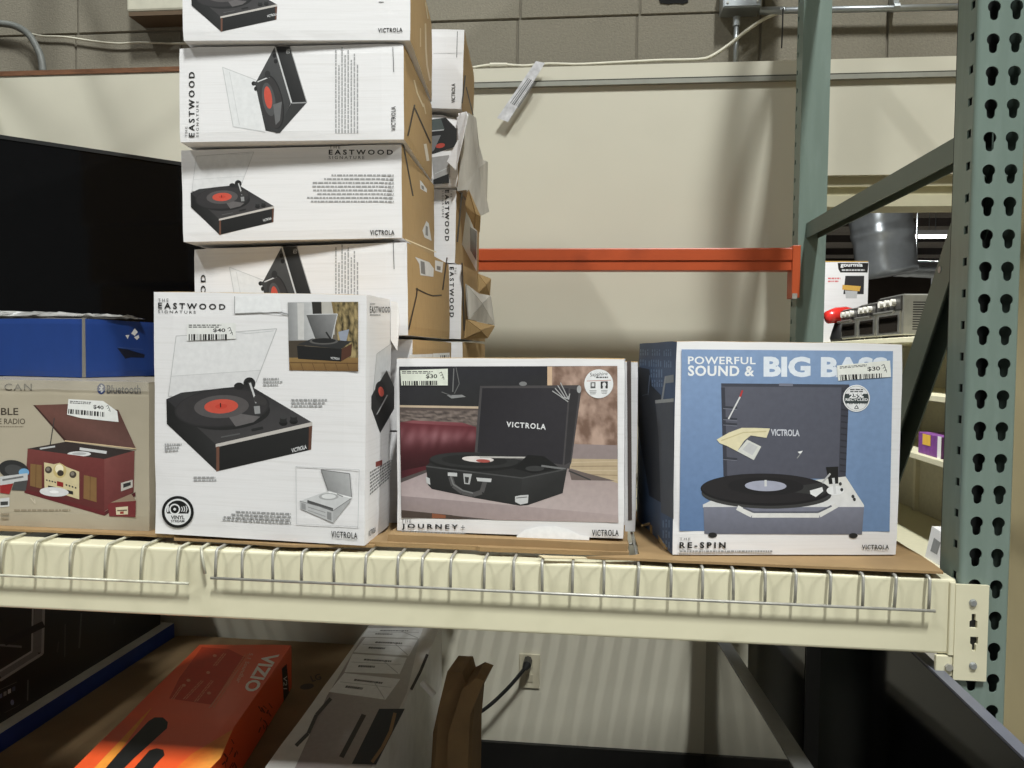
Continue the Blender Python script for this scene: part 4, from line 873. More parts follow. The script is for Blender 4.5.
def g(m):
    f.poly(m, [(142, 150), (292, 145), (505, 170), (580, 336), (276, 302)], [C(112, 74, 66), C(104, 72, 64), C(92, 62, 56), C(104, 74, 68), C(82, 56, 50)]); f.poly(m, [(142, 150), (150, 150), (284, 300), (276, 304)], C(64, 40, 36)); f.line(m, [(276, 302), (580, 336)], 5, C(210, 186, 150))
    f.line(m, [(232, 205), (214, 320)], 4, C(60)); f.ell(m, 495, 178, 7, 5, C(40))
    f.poly(m, [(116, 336), (280, 306), (574, 344), (445, 380)], C(56, 48, 46)); f.ell(m, 338, 358, 50, 11, C(220)); f.ell(m, 338, 357, 30, 6, C(180)); f.poly(m, [(340, 330), (456, 346), (454, 358), (340, 342)], C(206)); f.line(m, [(170, 336), (235, 326)], 7, C(190))
    f.poly(m, [(118, 336), (445, 380), (445, 618), (106, 520)], [C(120, 64, 60), C(114, 56, 54), C(92, 42, 42), C(88, 44, 42)]); f.poly(m, [(445, 380), (574, 344), (570, 522), (445, 604)], [C(126, 72, 68), C(120, 68, 64), C(104, 54, 52), C(104, 50, 50)])
    f.poly(m, [(104, 506), (448, 604), (446, 622), (104, 524)], C(96, 36, 40)); f.poly(m, [(448, 604), (578, 520), (578, 538), (446, 622)], C(84, 34, 38))
    f.poly(m, [(188, 394), (230, 402), (255, 396), (285, 414), (338, 434), (338, 552), (190, 506)], C(206, 192, 152)); f.ell(m, 255, 430, 28, 31, C(196, 176, 120)); f.ell(m, 253, 422, 18, 20, C(236, 226, 196)); f.ell(m, 258, 440, 14, 13, C(60, 52, 44))
    for x, y in ((207, 426), (311, 446)): f.ell(m, x, y, 15, 15, C(70, 62, 54)); f.ell(m, x-2, y-3, 8, 8, C(130, 122, 110))
    f.poly(m, [(243, 474), (270, 480), (270, 500), (243, 494)], C(140, 40, 38)); 
    for k in range(4): f.poly(m, [(196+k*12, 466+k*3), (203+k*12, 468+k*3), (203+k*12, 474+k*3), (196+k*12, 472+k*3)], C(60)); f.poly(m, [(280+k*13, 486+k*4), (287+k*13, 488+k*4), (287+k*13, 495+k*4), (280+k*13, 493+k*4)], C(60))
    f.poly(m, [(205, 492), (312, 518), (312, 532), (205, 506)], C(34)); f.ell(m, 231, 520, 62, 20, C(214), 3); f.ell(m, 231, 520, 20, 6, C(240), 3)
    f.poly(m, [(130, 400), (178, 406), (178, 506), (128, 494)], C(128, 98, 62)); f.poly(m, [(358, 448), (412, 460), (412, 564), (356, 548)], C(130, 98, 62)); f.line(m, [(154, 402), (152, 500)], 2.5, C(96, 70, 44)); f.line(m, [(385, 454), (384, 556)], 2.5, C(96, 70, 44))
    f.poly(m, [(516, 482), (566, 468), (566, 500), (516, 518)], C(190, 184, 176)); f.poly(m, [(526, 486), (558, 477), (558, 492), (526, 503)], C(50))
f.part('radio_picture', g, label='printed dark red wooden radio with open lid')
def g(m):
    f.poly(m, [(460, 578), (472, 566), (580, 558), (578, 628), (466, 624)], C(116, 48, 50)); f.poly(m, [(472, 566), (560, 528), (580, 558)], C(150, 130, 110)); f.poly(m, [(494, 586), (546, 582), (546, 616), (496, 618)], C(214, 202, 172)); f.line(m, [(500, 600), (542, 598)], 5, C(90, 70, 60)); f.poly(m, [(512, 604), (528, 603), (528, 614), (512, 614)], C(150, 60, 50))
f.part('remote_picture', g)
def g(m):
    f.ell(m, 58, 425, 64, 40, C(48), 10); f.ell(m, 60, 428, 40, 24, C(72), 10); f.ell(m, 102, 437, 22, 17, C(116, 166, 206)); f.poly(m, [(0, 455), (118, 440), (118, 470), (0, 495)], C(196)); f.line(m, [(10, 470), (100, 455)], 8, C(110)); f.poly(m, [(0, 492), (56, 484), (40, 530), (0, 524)], C(150, 44, 44)); f.poly(m, [(60, 478), (118, 470), (110, 515), (50, 512)], C(74)); f.poly(m, [(0, 548), (40, 544), (40, 582), (0, 586)], C(206)); f.poly(m, [(2, 562), (34, 560), (34, 576), (2, 578)], C(60))
    f.line(m, [(130, 545), (150, 570), (148, 552)], 4, C(206, 196, 176))
f.part('accessories_picture', g)
f.part('fine_print', lambda m: (f.fine(m, ((60, 592), (300, 606)), 1, C(150, 138, 118), ragged=0), f.fine(m, ((5, 608), (40, 640)), 2, C(150, 138, 118))))
TAPE = mat('clear_packing_tape', C(206, 200, 186), .12, var=.1, coat=.6, alpha=.35)
m = MB(); w_, h_, d_ = R_['dims']
for k in range(14):
    xa_, xb_ = -w_+w_*k/14, -w_+w_*(k+1)/14
    z0_ = h_-.018-.004*noise.noise(V((k*.7, 2, 0))); z1_ = h_-.018-.004*noise.noise(V(((k+1)*.7, 2, 0)))
    m.poly([(xa_, -.0022, z0_), (xb_, -.0022, z1_), (xb_, -.0022, h_+.0006), (xa_, -.0022, h_+.0006)]); m.poly([(xa_, -.0022, h_+.0006), (xb_, -.0022, h_+.0006), (xb_, .025, h_+.0006), (xa_, .025, h_+.0006)])
m.build('packing_tape', TAPE, R_)
f.sticker([(292, 124), (440, 132), (500, 176), (506, 222), (345, 205), (286, 190)], '$40', [(398, 148), (442, 153), (442, 171), (398, 167)], [(292, 166), (446, 180), (446, 200), (290, 186)], [(298, 130), (390, 136), (390, 148), (298, 144)], seed=8, scrib=(452, 156))

BLUEB = mat('royal_blue_card', C(28, 60, 126), .45, var=.04, dirt=C(24, 48, 104), dscale=8, damt=.4)
GREY_ED = mat('grey_card_edge', C(120, 116, 110), .8)
B_ = carton('television_box', (-1.0392, 1.482, -.0552, -.1917, 0, 0, .30, .1225, .20), [BLUEB, GREY_ED], {'top': 1}, 'shallow royal blue carton with split corner lying on the tan radio box', seed=61)
m = MB(); m.hexa([V(q) for q in ((-.0032, -.0012, 0), (.0014, -.0012, 0), (.0014, .004, 0), (-.0032, .004, 0), (-.0022, -.0012, .1225), (.0006, -.0012, .1225), (.0006, .004, .1225), (-.0022, .004, .1225))]); m.build('split_corner', GREY_ED, B_)
f = face(B_, 'right', Z4)
def g(m): f.poly(m, [(500, 290), (545, 296), (618, 318), (615, 332), (560, 330), (535, 336)], C(20, 26, 44)); f.line(m, [(505, 288), (612, 296)], 3, C(60, 84, 140))
f.part('hand_hole', g)
def g(m): f.poly(m, [(560, 228), (575, 206), (588, 222), (575, 238)], C(226)); f.poly(m, [(535, 236), (552, 234), (545, 252)], C(214)); f.poly(m, [(572, 244), (592, 234), (594, 246), (584, 256)], C(222))
f.part('scraped_patch', g)
# crumpled film and torn flap lying on top of the blue box
rr = root('plastic_film', Matrix.Translation((-1.17, 1.60, CZ+.068)), 'crumpled grey plastic film lying on top of the blue carton', 'plastic film')
m = MB(); nx, ny = 26, 10
P = [[V((-.26+.40*i/nx+.035*j/ny, -.06+.11*j/ny-.02*i/nx, .004+max(0, .016*math.sin(math.pi*j/ny)*(1-.75*i/nx)*(1+.5*noise.noise(V((i*.45, j*.6, 1))))+.007*noise.noise(V((i*.9, j*.9, 4)))))) for i in range(nx+1)] for j in range(ny+1)]
for jj in range(ny):
    for ii in range(nx): m.poly([P[jj][ii], P[jj][ii+1], P[jj+1][ii+1], P[jj+1][ii]])
m.build('film', mat('grey_plastic_film', C(170, 168, 164), .18, var=.25, scale=20, coat=.4, alpha=.85), rr, smooth=False)

# ------------------------------------------------------------------ television standing behind on the left
a = onY(0, 135, 1.70); b = onY(185, 163, 1.98); ang = math.atan2(b.y-a.y, b.x-a.x)
tv = root('television', Matrix.Translation((a.x, a.y, DZ+.001)) @ Matrix.Rotation(ang, 4, 'Z'), 'large black flat television standing on the deck behind the blue carton', 'television')
H = a.z-DZ-.001; Lr = (b-a).xy.length+.07
bevel_obj(MB().box((-.16, 0, .0), (Lr, .035, H)).build('housing', mat('black_tv_housing', C(20), .4), tv), .003, 2)
MB().box((-.15, -.0012, .02), (Lr-.010, 0, H-.009)).build('screen', SCREEN, tv)
bz = MB(); bz.box((-.16, -.004, H-.009), (Lr, 0, H)); bz.box((Lr-.010, -.004, 0), (Lr, 0, H-.009)); bz.build('bezel', mat('black_bezel', C(30), .3), tv)

# ================================================================== fittings on the walls above
yb = 2.672
q0 = onY(719, 18, yb); q1 = onY(757, 18, yb)
r = root('junction_box', Matrix.Translation((q0.x, yb, q0.z)), 'grey metal junction box on the block wall at the top edge', 'junction box')
bevel_obj(MB().box((0, -.075, 0), (q1.x-q0.x, 0, .12)).build('box_body', ZINC2, r), .003, 2)
MB().box((.004, -.079, .004), (q1.x-q0.x-.004, -.075, .116)).build('cover_plate', ZINC2, r)
for x in (.015, q1.x-q0.x-.015): MB().tube([(x, -.079, .015), (x, -.0815, .015)], .004, 8).build('screw', ZINC, r)
q = onY(736, 40, yb-.04)
r = root('conduit_pipe', Matrix.Translation((q.x, yb-.04, CZ+.93)), 'short vertical metal conduit below the junction box', 'pipe')
zt = onY(736, 17, yb-.04).z-CZ-.93
MB().tube([(0, 0, 0), (0, 0, zt)], .0085, 10).build('pipe', ZINC2, r, smooth=True); MB().tube([(0, 0, zt-.03), (0, 0, zt)], .012, 10).build('coupling', ZINC2, r)
a = onY(759, 11, yb-.04); b = onY(1015, 6, yb-.04)
r = root('conduit_pipe', Matrix.Translation(a), 'horizontal metal conduit along the block wall right of the junction box', 'pipe')
MB().tube([(0, 0, 0), b-a], .0105, 10).build('pipe', ZINC2, r, smooth=True); MB().tube([(0, 0, 0), (b-a)*.1], .0125, 10).build('coupling', ZINC2, r)
c = onY(896, 7, yb-.04)-a; MB().tube([c-V((.009, 0, 0)), c+V((.009, 0, 0))], .0135, 10).box((c.x-.008, -.002, c.z), (c.x+.008, .04, c.z+.05)).build('strap', ZINC2, r)
CAB = mat('off_white_cable', C(205, 200, 182), .5)
ztop = CZ+.918
def cable(name, label, pts, rad, mt, Y, cat='cable', n=8):
    L = smooth_curve([onY(x, y, Y if not isinstance(Y, list) else Y[k]) for k, (x, y) in enumerate(pts)], n); r = root(name, Matrix.Translation(L[0]), label, cat)
    MB().tube([p-L[0] for p in L], rad, 8).build('cord', mt, r, smooth=True); return r, L
r, L = cable('wall_cable', 'thin off-white cable lying along the panel top and rising to the conduit', [(472, 68), (488, 65.5), (505, 65), (525, 66), (548, 64), (580, 64.5), (620, 62.5), (660, 60.5), (698, 59.5), (712, 56), (730, 44), (745, 32), (764, 19), (783, 11)], .0056, CAB, [2.60]*9+[2.61, 2.62, 2.63, 2.63, 2.64])
i0 = 9; MB().tube([L[i0]-L[0], L[i0+8]-L[0]], [.009, .008], 8).build('connector', CAB, r)
cable('loop_cable', 'thin grey cord hanging from the conduit beside the rear post', [(783, 8), (782.6, 25), (781.6, 48)], .0022, BLACK_PL, 2.60)
cable('flexible_conduit', 'grey flexible conduit bending down behind the panel at far left', [(-20, 22), (0, 23.5), (15, 26), (28, 34), (36, 46), (41, 58), (43, 72)], .0125, mat('grey_flex_conduit', C(112, 114, 110), .5, var=.1), 2.63)
cable('wall_cable', 'thin pale wire sagging across the block wall at upper left', [(28, 33), (42, 36), (65, 37), (92, 41), (118, 43.5), (140, 42.5), (183, 43.5), (230, 42)], .0038, CAB, 2.66)
q0 = onY(143, 24, 2.672); q1 = onY(190, 24, 2.672)
r = root('wall_box', Matrix.Translation((q0.x, 2.672, q0.z)), 'cream painted box mounted on the block wall left of the carton stack', 'wall box')
bevel_obj(MB().box((0, -.10, 0), (q1.x-q0.x+.05, 0, .22)).build('housing', mat('cream_box_paint', C(196, 192, 174), .6), r), .008, 2)
MB().box((.006, -.096, -.014), (q1.x-q0.x+.046, 0, 0)).build('base_strip', mat('brown_base_strip', C(92, 74, 54), .7), r)
# shiny tag hanging over the panel edge
TA = [onY(x, y, YW-.03) for x, y in ((536, 61), (545, 63), (508, 122), (497, 118))]
r = root('hanging_tag', Matrix.Translation(TA[3]), 'shiny clear plastic strip with a barcode hanging from the panel top', 'tag')
ROOTM[r.name] = Matrix.Translation(TA[3])
MB().prism([p-TA[3] for p in TA][::-1], (0, .0012, 0)).build('strip', mat('silvery_plastic', C(205, 204, 206), .2, var=.2, scale=50, coat=.5), r)
f = Face(r, (0, 0, 0), (0, -1, 0)); f.part('barcode', lambda m: f.bars(m, [(528, 78), (536, 82), (519, 108), (510, 103)], C(120), 12))

# ================================================================== below the shelf
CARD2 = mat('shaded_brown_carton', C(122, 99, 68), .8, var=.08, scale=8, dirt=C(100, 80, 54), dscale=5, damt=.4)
BLK = mat('black_printed_carton', C(30, 29, 31), .4, var=.2, scale=5, coat=.1)
def block(name, label, x0, x1, y0, y1, z0, z1, mats, sides, cat='box', yaw=0.0, seed=1., amp=.003):
    c = carton(name, (x1, y0, z0-CZ, yaw, 0, 0, x1-x0, z1-z0, y1-y0), mats, sides, label, cat, amp=amp, seed=seed); return c
DKBLUE = mat('blue_carton_side', C(30, 60, 140), .5)
bl = block('television_box', 'low blue carton with grey rim under the black box at lower left', -2.05, -1.391, 1.40, 2.44, 0, CZ-.915, [mat('grey_carton_top', C(190, 186, 178), .7), DKBLUE], {'right': 1, 'front': 1}, seed=71, amp=.001)
bk = block('television_box', 'glossy black carton with a silver screen outline at lower left', -2.05, -1.428, 1.37, 2.42, CZ-.9145, CZ-.49, [BLK], {}, seed=72, amp=.001)
f = face(bk, 'right', (0, 600, 4.57))
def g(m):
    f.line(m, [(180, 40), (172, 240), (0, 345)], 46, C(118, 118, 120)); f.line(m, [(200, 40), (194, 245), (0, 368)], 12, C(160)); f.line(m, [(150, 40), (146, 235), (0, 325)], 8, C(170))
f.part('screen_outline', g)
def g(m):
    f.line(m, [(0, 206), (100, 214)], 10, C(120)); f.line(m, [(298, 110), (296, 260)], 5, C(86)); f.line(m, [(372, 60), (362, 220)], 8, C(90)); f.line(m, [(268, 190), (262, 240)], 6, C(74)); f.line(m, [(128, 365), (126, 460)], 6, C(110)); f.line(m, [(524, 80), (522, 110)], 8, C(70))
    for k, c in enumerate((C(120, 130, 160), C(150), C(200), C(90, 96, 120))): f.poly(m, [(k*20-4, 432-k*11), (k*20+10, 426-k*11), (k*20+10, 446-k*11), (k*20-4, 452-k*11)], c)
    f.line(m, [(0, 410), (76, 375)], 3, C(110)); f.ell(m, 56, 468, 8, 13, C(130, 140, 170)); f.line(m, [(20, 516), (92, 478)], 3, C(90)); f.line(m, [(20, 196), (200, 110)], 30, C(44, 44, 48))
f.part('panel_print', g)
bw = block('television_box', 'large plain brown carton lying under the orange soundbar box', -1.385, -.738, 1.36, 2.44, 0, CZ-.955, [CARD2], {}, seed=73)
f = face(bw, 'top', (300, 610, 4.863))
def g(m): f.ell(m, 34, 372, 34, 14, C(58, 46, 34), -8); f.text(m, 'LG', [(48, 322), (96, 308), (106, 336), (60, 350)], C(62, 50, 36), .02)
f.part('brand_lettering', g)
# orange soundbar box
c0, c1, d0, d1 = (onZ(x, y, CZ-.83) for x, y in ((208, 638), (292, 645), (97, 768), (206, 768)))
ax = (d1-c1).normalized(); yawv = math.atan2(-ax.x, ax.y)+math.pi
wv = (c1-c0).length; Lv = .90
ORG = mat('orange_printed_carton', C(226, 84, 36), .4, var=.05, scale=4, coat=.1)
FR = c1+ax*Lv
vz = carton('soundbar_box', (FR.x, FR.y, -.9530, yawv, 0, 0, wv, .1245, Lv), [ORG], {}, 'long bright orange soundbar carton with white lettering lying on the brown carton', seed=75, amp=.002)
ZV = (130, 610, 4.863)
f = face(vz, 'top', ZV)
f.part('dark_panel', lambda m: f.poly(m, [(350, 180), (480, 190), (560, 230), (395, 460), (190, 430), (240, 330)], C(196, 62, 30)))
f.part('brand_lettering', lambda m: (f.text(m, 'VIZIO', [(728, 216), (612, 402), (548, 388), (652, 212)], C(240, 232, 224), .03), f.text(m, '5.1 Soundbar', [(600, 212), (536, 356), (514, 350), (582, 208)], C(232, 180, 150), .01)))
def g(m):
    f.fine(m, [(582, 214), (410, 480), (380, 480), (556, 212)], 2, C(220, 130, 95), ragged=.1, word=.03); f.line(m, [(525, 290), (384, 476)], 4, C(220, 140, 110))
    for x, y in ((412, 222), (380, 304), (284, 342), (262, 366), (384, 404)): f.ell(m, x, y, 10, 7, C(220, 150, 120), 0, 8)
    for q in ([(470, 214), (418, 276), (400, 270), (452, 208)], [(360, 346), (270, 440), (252, 434), (342, 342)], [(260, 372), (212, 440), (196, 434), (244, 366)], [(408, 346), (324, 452), (308, 446), (392, 340)]): f.fine(m, q, 2, C(222, 140, 110), word=.14)
f.part('fine_print', g)
f.part('flame_print', lambda m: (f.poly(m, [(60, 520), (110, 470), (-60, 700), (-200, 860), (-260, 860)], C(236, 150, 56)), f.poly(m, [(500, 580), (440, 720), (300, 860), (130, 860), (300, 700)], [C(228, 130, 50), C(236, 160, 70), C(226, 110, 40), C(220, 90, 30), C(230, 120, 44)])))
f.part('soundbar_picture', lambda m: (f.poly(m, [(90, 540), (120, 522), (160, 522), (184, 545), (180, 575), (20, 720), (-90, 830), (-170, 830), (-60, 700)], C(26)), f.poly(m, [(95, 682), (130, 672), (162, 680), (168, 706), (130, 745), (40, 860), (-60, 860)], C(26))))
f = face(vz, 'right', ZV)
f.part('black_label', lambda m: f.poly(m, [(738, 285), (762, 262), (774, 400), (748, 450)], C(24)))
f.part('label_lettering', lambda m: f.text(m, 'V21', VD(746, 764, 320, 385), C(220), .01))
def g(m):
    rd = random.Random(5)
    for k in range(26):
        x, y = rd.choice(((rd.uniform(620, 680), rd.uniform(450, 570)), (rd.uniform(430, 520), rd.uniform(620, 760)))); f.line(m, [(x, y), (x+rd.uniform(-18, 18), y+rd.uniform(10, 34))], rd.uniform(3, 8), C(90, 38, 20))
f.part('worn_print', g)
# white flat-screen carton with shipping labels on top
wt = [onZ(x, y, CZ-.854) for x, y in ((367, 628), (440, 628), (265, 768), (375, 768))]
ax2 = ((wt[2]+wt[3])/2-(wt[0]+wt[1])/2).normalized(); yw2 = math.atan2(-ax2.x, ax2.y)+math.pi
FRw = wt[1]+ax2*.95
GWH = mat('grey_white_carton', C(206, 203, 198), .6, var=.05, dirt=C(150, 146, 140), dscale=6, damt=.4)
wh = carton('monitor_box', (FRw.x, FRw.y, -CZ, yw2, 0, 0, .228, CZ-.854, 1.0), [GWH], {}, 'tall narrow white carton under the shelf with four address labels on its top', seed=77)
ZW = (300, 610, 4.863); f = face(wh, 'top', ZW)
f.part('room_print', lambda m: f.poly(m, [(345, 60), (600, 60), (520, 400), (340, 780), (-30, 780), (130, 420)], [C(176, 172, 168), C(190), C(180, 176, 170), C(168, 160, 152), C(150, 138, 136), C(140, 128, 126)]))
f.part('picture_edge', lambda m: f.line(m, [(150, 430), (80, 510), (40, 600), (-20, 660)], 18, C(60, 58, 58)))
for k, q in enumerate(([(330, 88), (600, 88), (580, 138), (300, 130)], [(318, 134), (572, 144), (530, 222), (260, 206)], [(256, 212), (520, 232), (484, 312), (216, 302)], [(216, 306), (488, 336), (416, 436), (140, 398)])):
    o = f.part('address_label', lambda m: f.poly(m, q, C(232)))
    def g(m):
        A = lambda s, t: bil(q, s, 1-t)
        f.fine(m, [A(.25, .2), A(.75, .2), A(.75, .36), A(.25, .36)], 1, C(60), ragged=0, word=.08); f.fine(m, [A(.2, .55), A(.5, .55), A(.5, .75), A(.2, .75)], 1, C(60), ragged=0, word=.1); f.line(m, [A(.62, .3), A(.97, .96)], 2.5, C(150)); f.line(m, [A(.05, .45), A(.95, .42)], 2, C(170))
    f.part('address_print', g, o)
f.part('screen_print', lambda m: (f.poly(m, [(385, 480), (510, 480), (370, 752), (252, 748)], C(44, 46, 52)), f.line(m, [(462, 500), (440, 590), (400, 670), (350, 740)], 16, C(150, 118, 84)), f.poly(m, [(300, 505), (322, 512), (212, 720), (190, 712)], C(60, 56, 54))))
f.part('dark_strip', lambda m: f.line(m, [(620, 215), (585, 300), (540, 388)], 14, C(48, 44, 42)))
# torn brown cardboard beside it
pts = [(447, 672), (463, 671), (466, 682), (476, 676), (485, 679), (474, 702), (471, 735), (470, 790), (424, 790), (432, 735), (440, 702)]
L = [onY(x, y, 1.80) for x, y in pts]; c = V((-.30, 1.86, 0))
r = root('torn_cardboard', Matrix.Translation(c), 'crumpled torn brown cardboard leaning beside the white labelled carton', 'cardboard')
m = MB(); F_ = [p-c+V((0, .03*noise.noise(p*14), 0)) for p in L]; F_[7].z = F_[8].z = -CZ*0+.002; m.prism(F_[::-1], (.01, .10, 0))
o = m.build('crumpled_sheet', mat('torn_brown_paper', C(124, 98, 64), .85, var=.15, scale=12, bump=.4, bscale=10), r)
L2 = [onY(x, y, 1.76) for x, y in ((462, 690), (476, 678), (484, 681), (470, 715), (462, 790), (445, 790), (448, 735))]; L2[4].z = L2[5].z = .002
m = MB(); m.prism([p-c for p in L2][::-1], (.004, .02, .004)); m.build('torn_flap', MATS['torn_brown_paper'], r)
L3 = [onY(x, y, 1.77) for x, y in ((422, 682), (434, 695))]; m = MB(); m.tube([L3[0]-c, L3[1]-c], .008, 8); m.build('paper_roll', GWH, r)
# outlet and power cord on the lower wall
qa, qb = onY(519, 687, YW), onY(540, 654, YW)
r = root('wall_outlet', Matrix.Translation((qa.x, YW, qa.z)), 'beige wall outlet plate on the lower back wall', 'outlet')
bevel_obj(MB().box((0, -.006, 0), (qb.x-qa.x, 0, qb.z-qa.z)).build('cover_plate', mat('beige_plate', C(196, 188, 164), .5), r), .002, 2)
for k in (.3, .7): MB().box(((qb.x-qa.x)*.5-.012, -.0085, (qb.z-qa.z)*k-.012), ((qb.x-qa.x)*.5+.012, -.006, (qb.z-qa.z)*k+.012)).build('socket', mat('beige_socket', C(176, 168, 146), .5), r)
r, L = cable('power_cord', 'black power cord running from the wall outlet down behind the torn cardboard', [(527, 665), (521, 673), (508, 688), (490, 705), (474, 716), (462, 722)], .006, BLACK_PL, [YW-.05, YW-.055, YW-.06, YW-.07, YW-.075, YW-.08])
MB().tube([L[0]-L[0]+V((0, .04, 0)), V((0, .0, 0)), V((-.008, -.004, -.012))], [.014, .014, .009], 8).build('plug', BLACK_PL, r)
# glossy televisions standing on edge, screens to the left
def slab(name, label, X, pts, th, smat, rim, rimw=.012, rel=True):
    """television on edge in the plane x = X; outline from photograph points on that plane"""
    P = [onX(x, y, X) for x, y in pts]
    for p in P: p.z = max(p.z, .004)
    c = V((X, sum(p.y for p in P)/len(P), min(p.z for p in P))); r = root(name, Matrix.Translation(c), label, 'television', 'televisions standing on edge')
    Q = [p-c for p in P]; m = MB(); m.prism(Q, (th, 0, 0)); m.build('housing', rim, r)
    cc = sum(Q, V((0, 0, 0)))/len(Q); m = MB(); I = [q+(cc-q).normalized()*rimw for q in Q]; m.prism([q-V((.0015, 0, 0)) for q in I], (.001, 0, 0)); m.build('screen', smat, r)
    return r
SILV = mat('brushed_silver_rim', C(150, 150, 148), .3, .7); GLOSS = mat('mirror_grey_screen', C(120, 118, 112), .04, .85)
yv_ = lambda x: x
X1 = .372
A_ = [V((X1, 2.44, .004)), V((X1, 2.44, CZ-.72)), V((X1, 2.20, CZ-.795)), V((X1, 1.30, CZ-.735)), V((X1, 1.30, .004))]
def slab3(name, label, P, th, smat, rim, rimw=.012):
    c = V((P[0].x, sum(p.y for p in P)/len(P), .004)); r = root(name, Matrix.Translation(c), label, 'television', 'televisions standing on edge')
    Q = [p-c for p in P]; m = MB(); m.prism(Q, (th, 0, 0)); bevel_obj(m.build('housing', rim, r), .002, 1)
    cc = sum(Q, V((0, 0, 0)))/len(Q); I = [q+(cc-q).normalized()*rimw for q in Q]; m = MB(); m.prism([q-V((.0015, 0, 0)) for q in I], (.001, 0, 0)); m.build('screen', smat, r); return r
tA = [onX(717, 640, X1), onX(797, 772, X1)]
A_ = [V((X1, 2.455, .004)), V((X1, 2.455, CZ-.50)), V((X1, tA[0].y, CZ-.50)), V((X1, tA[0].y, tA[0].z)), tA[1], V((X1, tA[1].y-.05, .004))]
slab3('television', 'mirror-glossy television on edge by the lower wall, with slanting silver rim', A_, .035, GLOSS, SILV, .01)
X2 = .47
slab3('television', 'dark television on edge between the silver-rimmed one and the upright', [V((X2, 2.30, .004)), V((X2, 2.30, CZ-.50)), V((X2, 1.70, CZ-.515)), V((X2, 1.70, .004))], .03, SCREEN, mat('dark_grey_housing', C(40), .4), .01)
X3 = .555
a = onX(915, 650, X3); b = onX(1003, 736, X3); kz = (b.z-a.z)/(b.y-a.y)
slab3('television', 'black television on edge in front of the upright foot, with thin grey rim', [V((X3, 1.90, .004)), V((X3, 1.90, min(CZ-.49, a.z+kz*(1.90-a.y)))), V((X3, .90, a.z+kz*(.90-a.y))), V((X3, .90, .004))], .018, SCREEN, mat('grey_blue_housing', C(96, 98, 108), .4), .006)

# ================================================================== the hall behind the opening
GX = 1.85
SHELF = mat('cream_gondola_paint', C(206, 200, 172), .5, var=.03)
r = root('gondola_shelf', Matrix.Translation((GX, 4.5, 0)), 'cream steel shelving run seen through the opening behind the upright', 'shelving')
MB().box((.55, -2.0, 0), (.58, 3.2, CZ+.16)).build('back_panel', mat('gondola_back_paint', C(192, 186, 160), .7), r)
zsh = [onX(905, 337, GX).z, onX(932, 395, GX).z, onX(925, 456, GX).z, onX(925, 560, GX).z]
for z in zsh: bevel_obj(MB().box((0, -2.0, z-.035), (.55, 3.2, z)).build('shelf_board', SHELF, r), .004, 1)
for y in (-1.0, .2, 1.4, 2.6): MB().box((.52, y, 0), (.55, y+.04, CZ+.16)).build('post', SHELF, r)
# toaster ovens in a row, fronts facing left
STEEL = mat('brushed_steel', C(176, 174, 166), .3, .8, var=.1, scale=20); OVG = mat('oven_glass', C(40, 36, 32), .12)
ys_ = [onX(901, 310, GX+.03).y, onX(876, 310, GX+.03).y, onX(857.5, 312, GX+.03).y, onX(840, 314, GX+.03).y, onX(826, 316, GX+.03).y]
hs_ = [.27, .25, .24, .22]
OVL = ['nearest steel toaster oven of the row, with vent slots on its side', 'second steel toaster oven from the upright, with glass door', 'third steel toaster oven from the upright, partly behind its neighbour']
for k in range(3):
    w0 = (ys_[k+1]-ys_[k])*.96; h0 = hs_[k]
    r = root('toaster_oven', Matrix.Translation((GX+.03, ys_[k], zsh[0])), OVL[k], 'oven', 'toaster ovens on the top shelf')
    bm_ = STEEL if k < 3 else BLACK_PL
    bevel_obj(MB().box((.012, 0, .015), (.34, w0, h0)).build('body', bm_, r), .008, 2)
    MB().box((0, .02, .025), (.012, w0-.02, h0*.62)).build('door', STEEL, r); MB().box((-.003, .05, .04), (0, w0-.05, h0*.53)).build('door_glass', OVG, r)
    MB().tube([(-.03, .04, h0*.6), (-.03, w0-.04, h0*.6)], .009, 8).build('handle', STEEL, r); MB().box((.0, .01, h0*.66), (.012, w0-.01, h0-.01)).build('control_panel', mat('dark_control_panel', C(70, 68, 66), .3, .3), r)
    for j in range(3): MB().tube([(0, w0*(.25+.25*j), h0*.82), (-.025, w0*(.25+.25*j), h0*.82)], .022, 12).build('knob', mat('pale_knob', C(214, 210, 200), .35), r)
    for xx in (.05, .3):
        for yy in (.04, w0-.04): MB().tube([(xx, yy, 0), (xx, yy, .016)], .012, 8).build('foot', BLACK_PL, r)
    if k == 0:
        for j in range(12): MB().box((.07, -.0015, .05+j*.015), (.19, .0, .057+j*.015)).build('vent_slot', BLACK_PL, r)
# appliance carton at the end of the row
YB = ys_[3]+.45; q0 = onY(822, 262, YB); q1 = onY(869, 262, YB)
bx = carton('appliance_box', (q1.x, YB, zsh[0]-CZ, 0, 0, 0, q1.x-q0.x, q0.z-zsh[0], .3), [WHITE], {}, 'white appliance carton with black heading and machine picture behind the ovens', seed=81)
f = face(bx, 'front', (820, 190, 4.8))
f.part('heading_panel', lambda m: f.poly(m, [(85, 350), (232, 350), (228, 396), (98, 396), (88, 380)], C(36, 34, 34))); f.part('brand_lettering', lambda m: f.text(m, 'gourmia', ((98, 350), (205, 374)), C(236), .03)); f.part('fine_print', lambda m: f.fine(m, ((105, 378), (215, 392)), 1, C(200), ragged=0, word=.12))
f.part('machine_picture', lambda m: (f.poly(m, [(122, 412), (212, 412), (210, 500), (112, 500)], C(52, 50, 52)), f.poly(m, [(108, 455), (196, 462), (190, 486), (106, 478)], C(214, 170, 84)), f.poly(m, [(120, 482), (180, 486), (176, 520), (124, 520)], C(190))))
f.part('slogan_print', lambda m: f.fine(m, ((38, 418), (100, 446)), 2, C(214, 120, 120), word=.2))
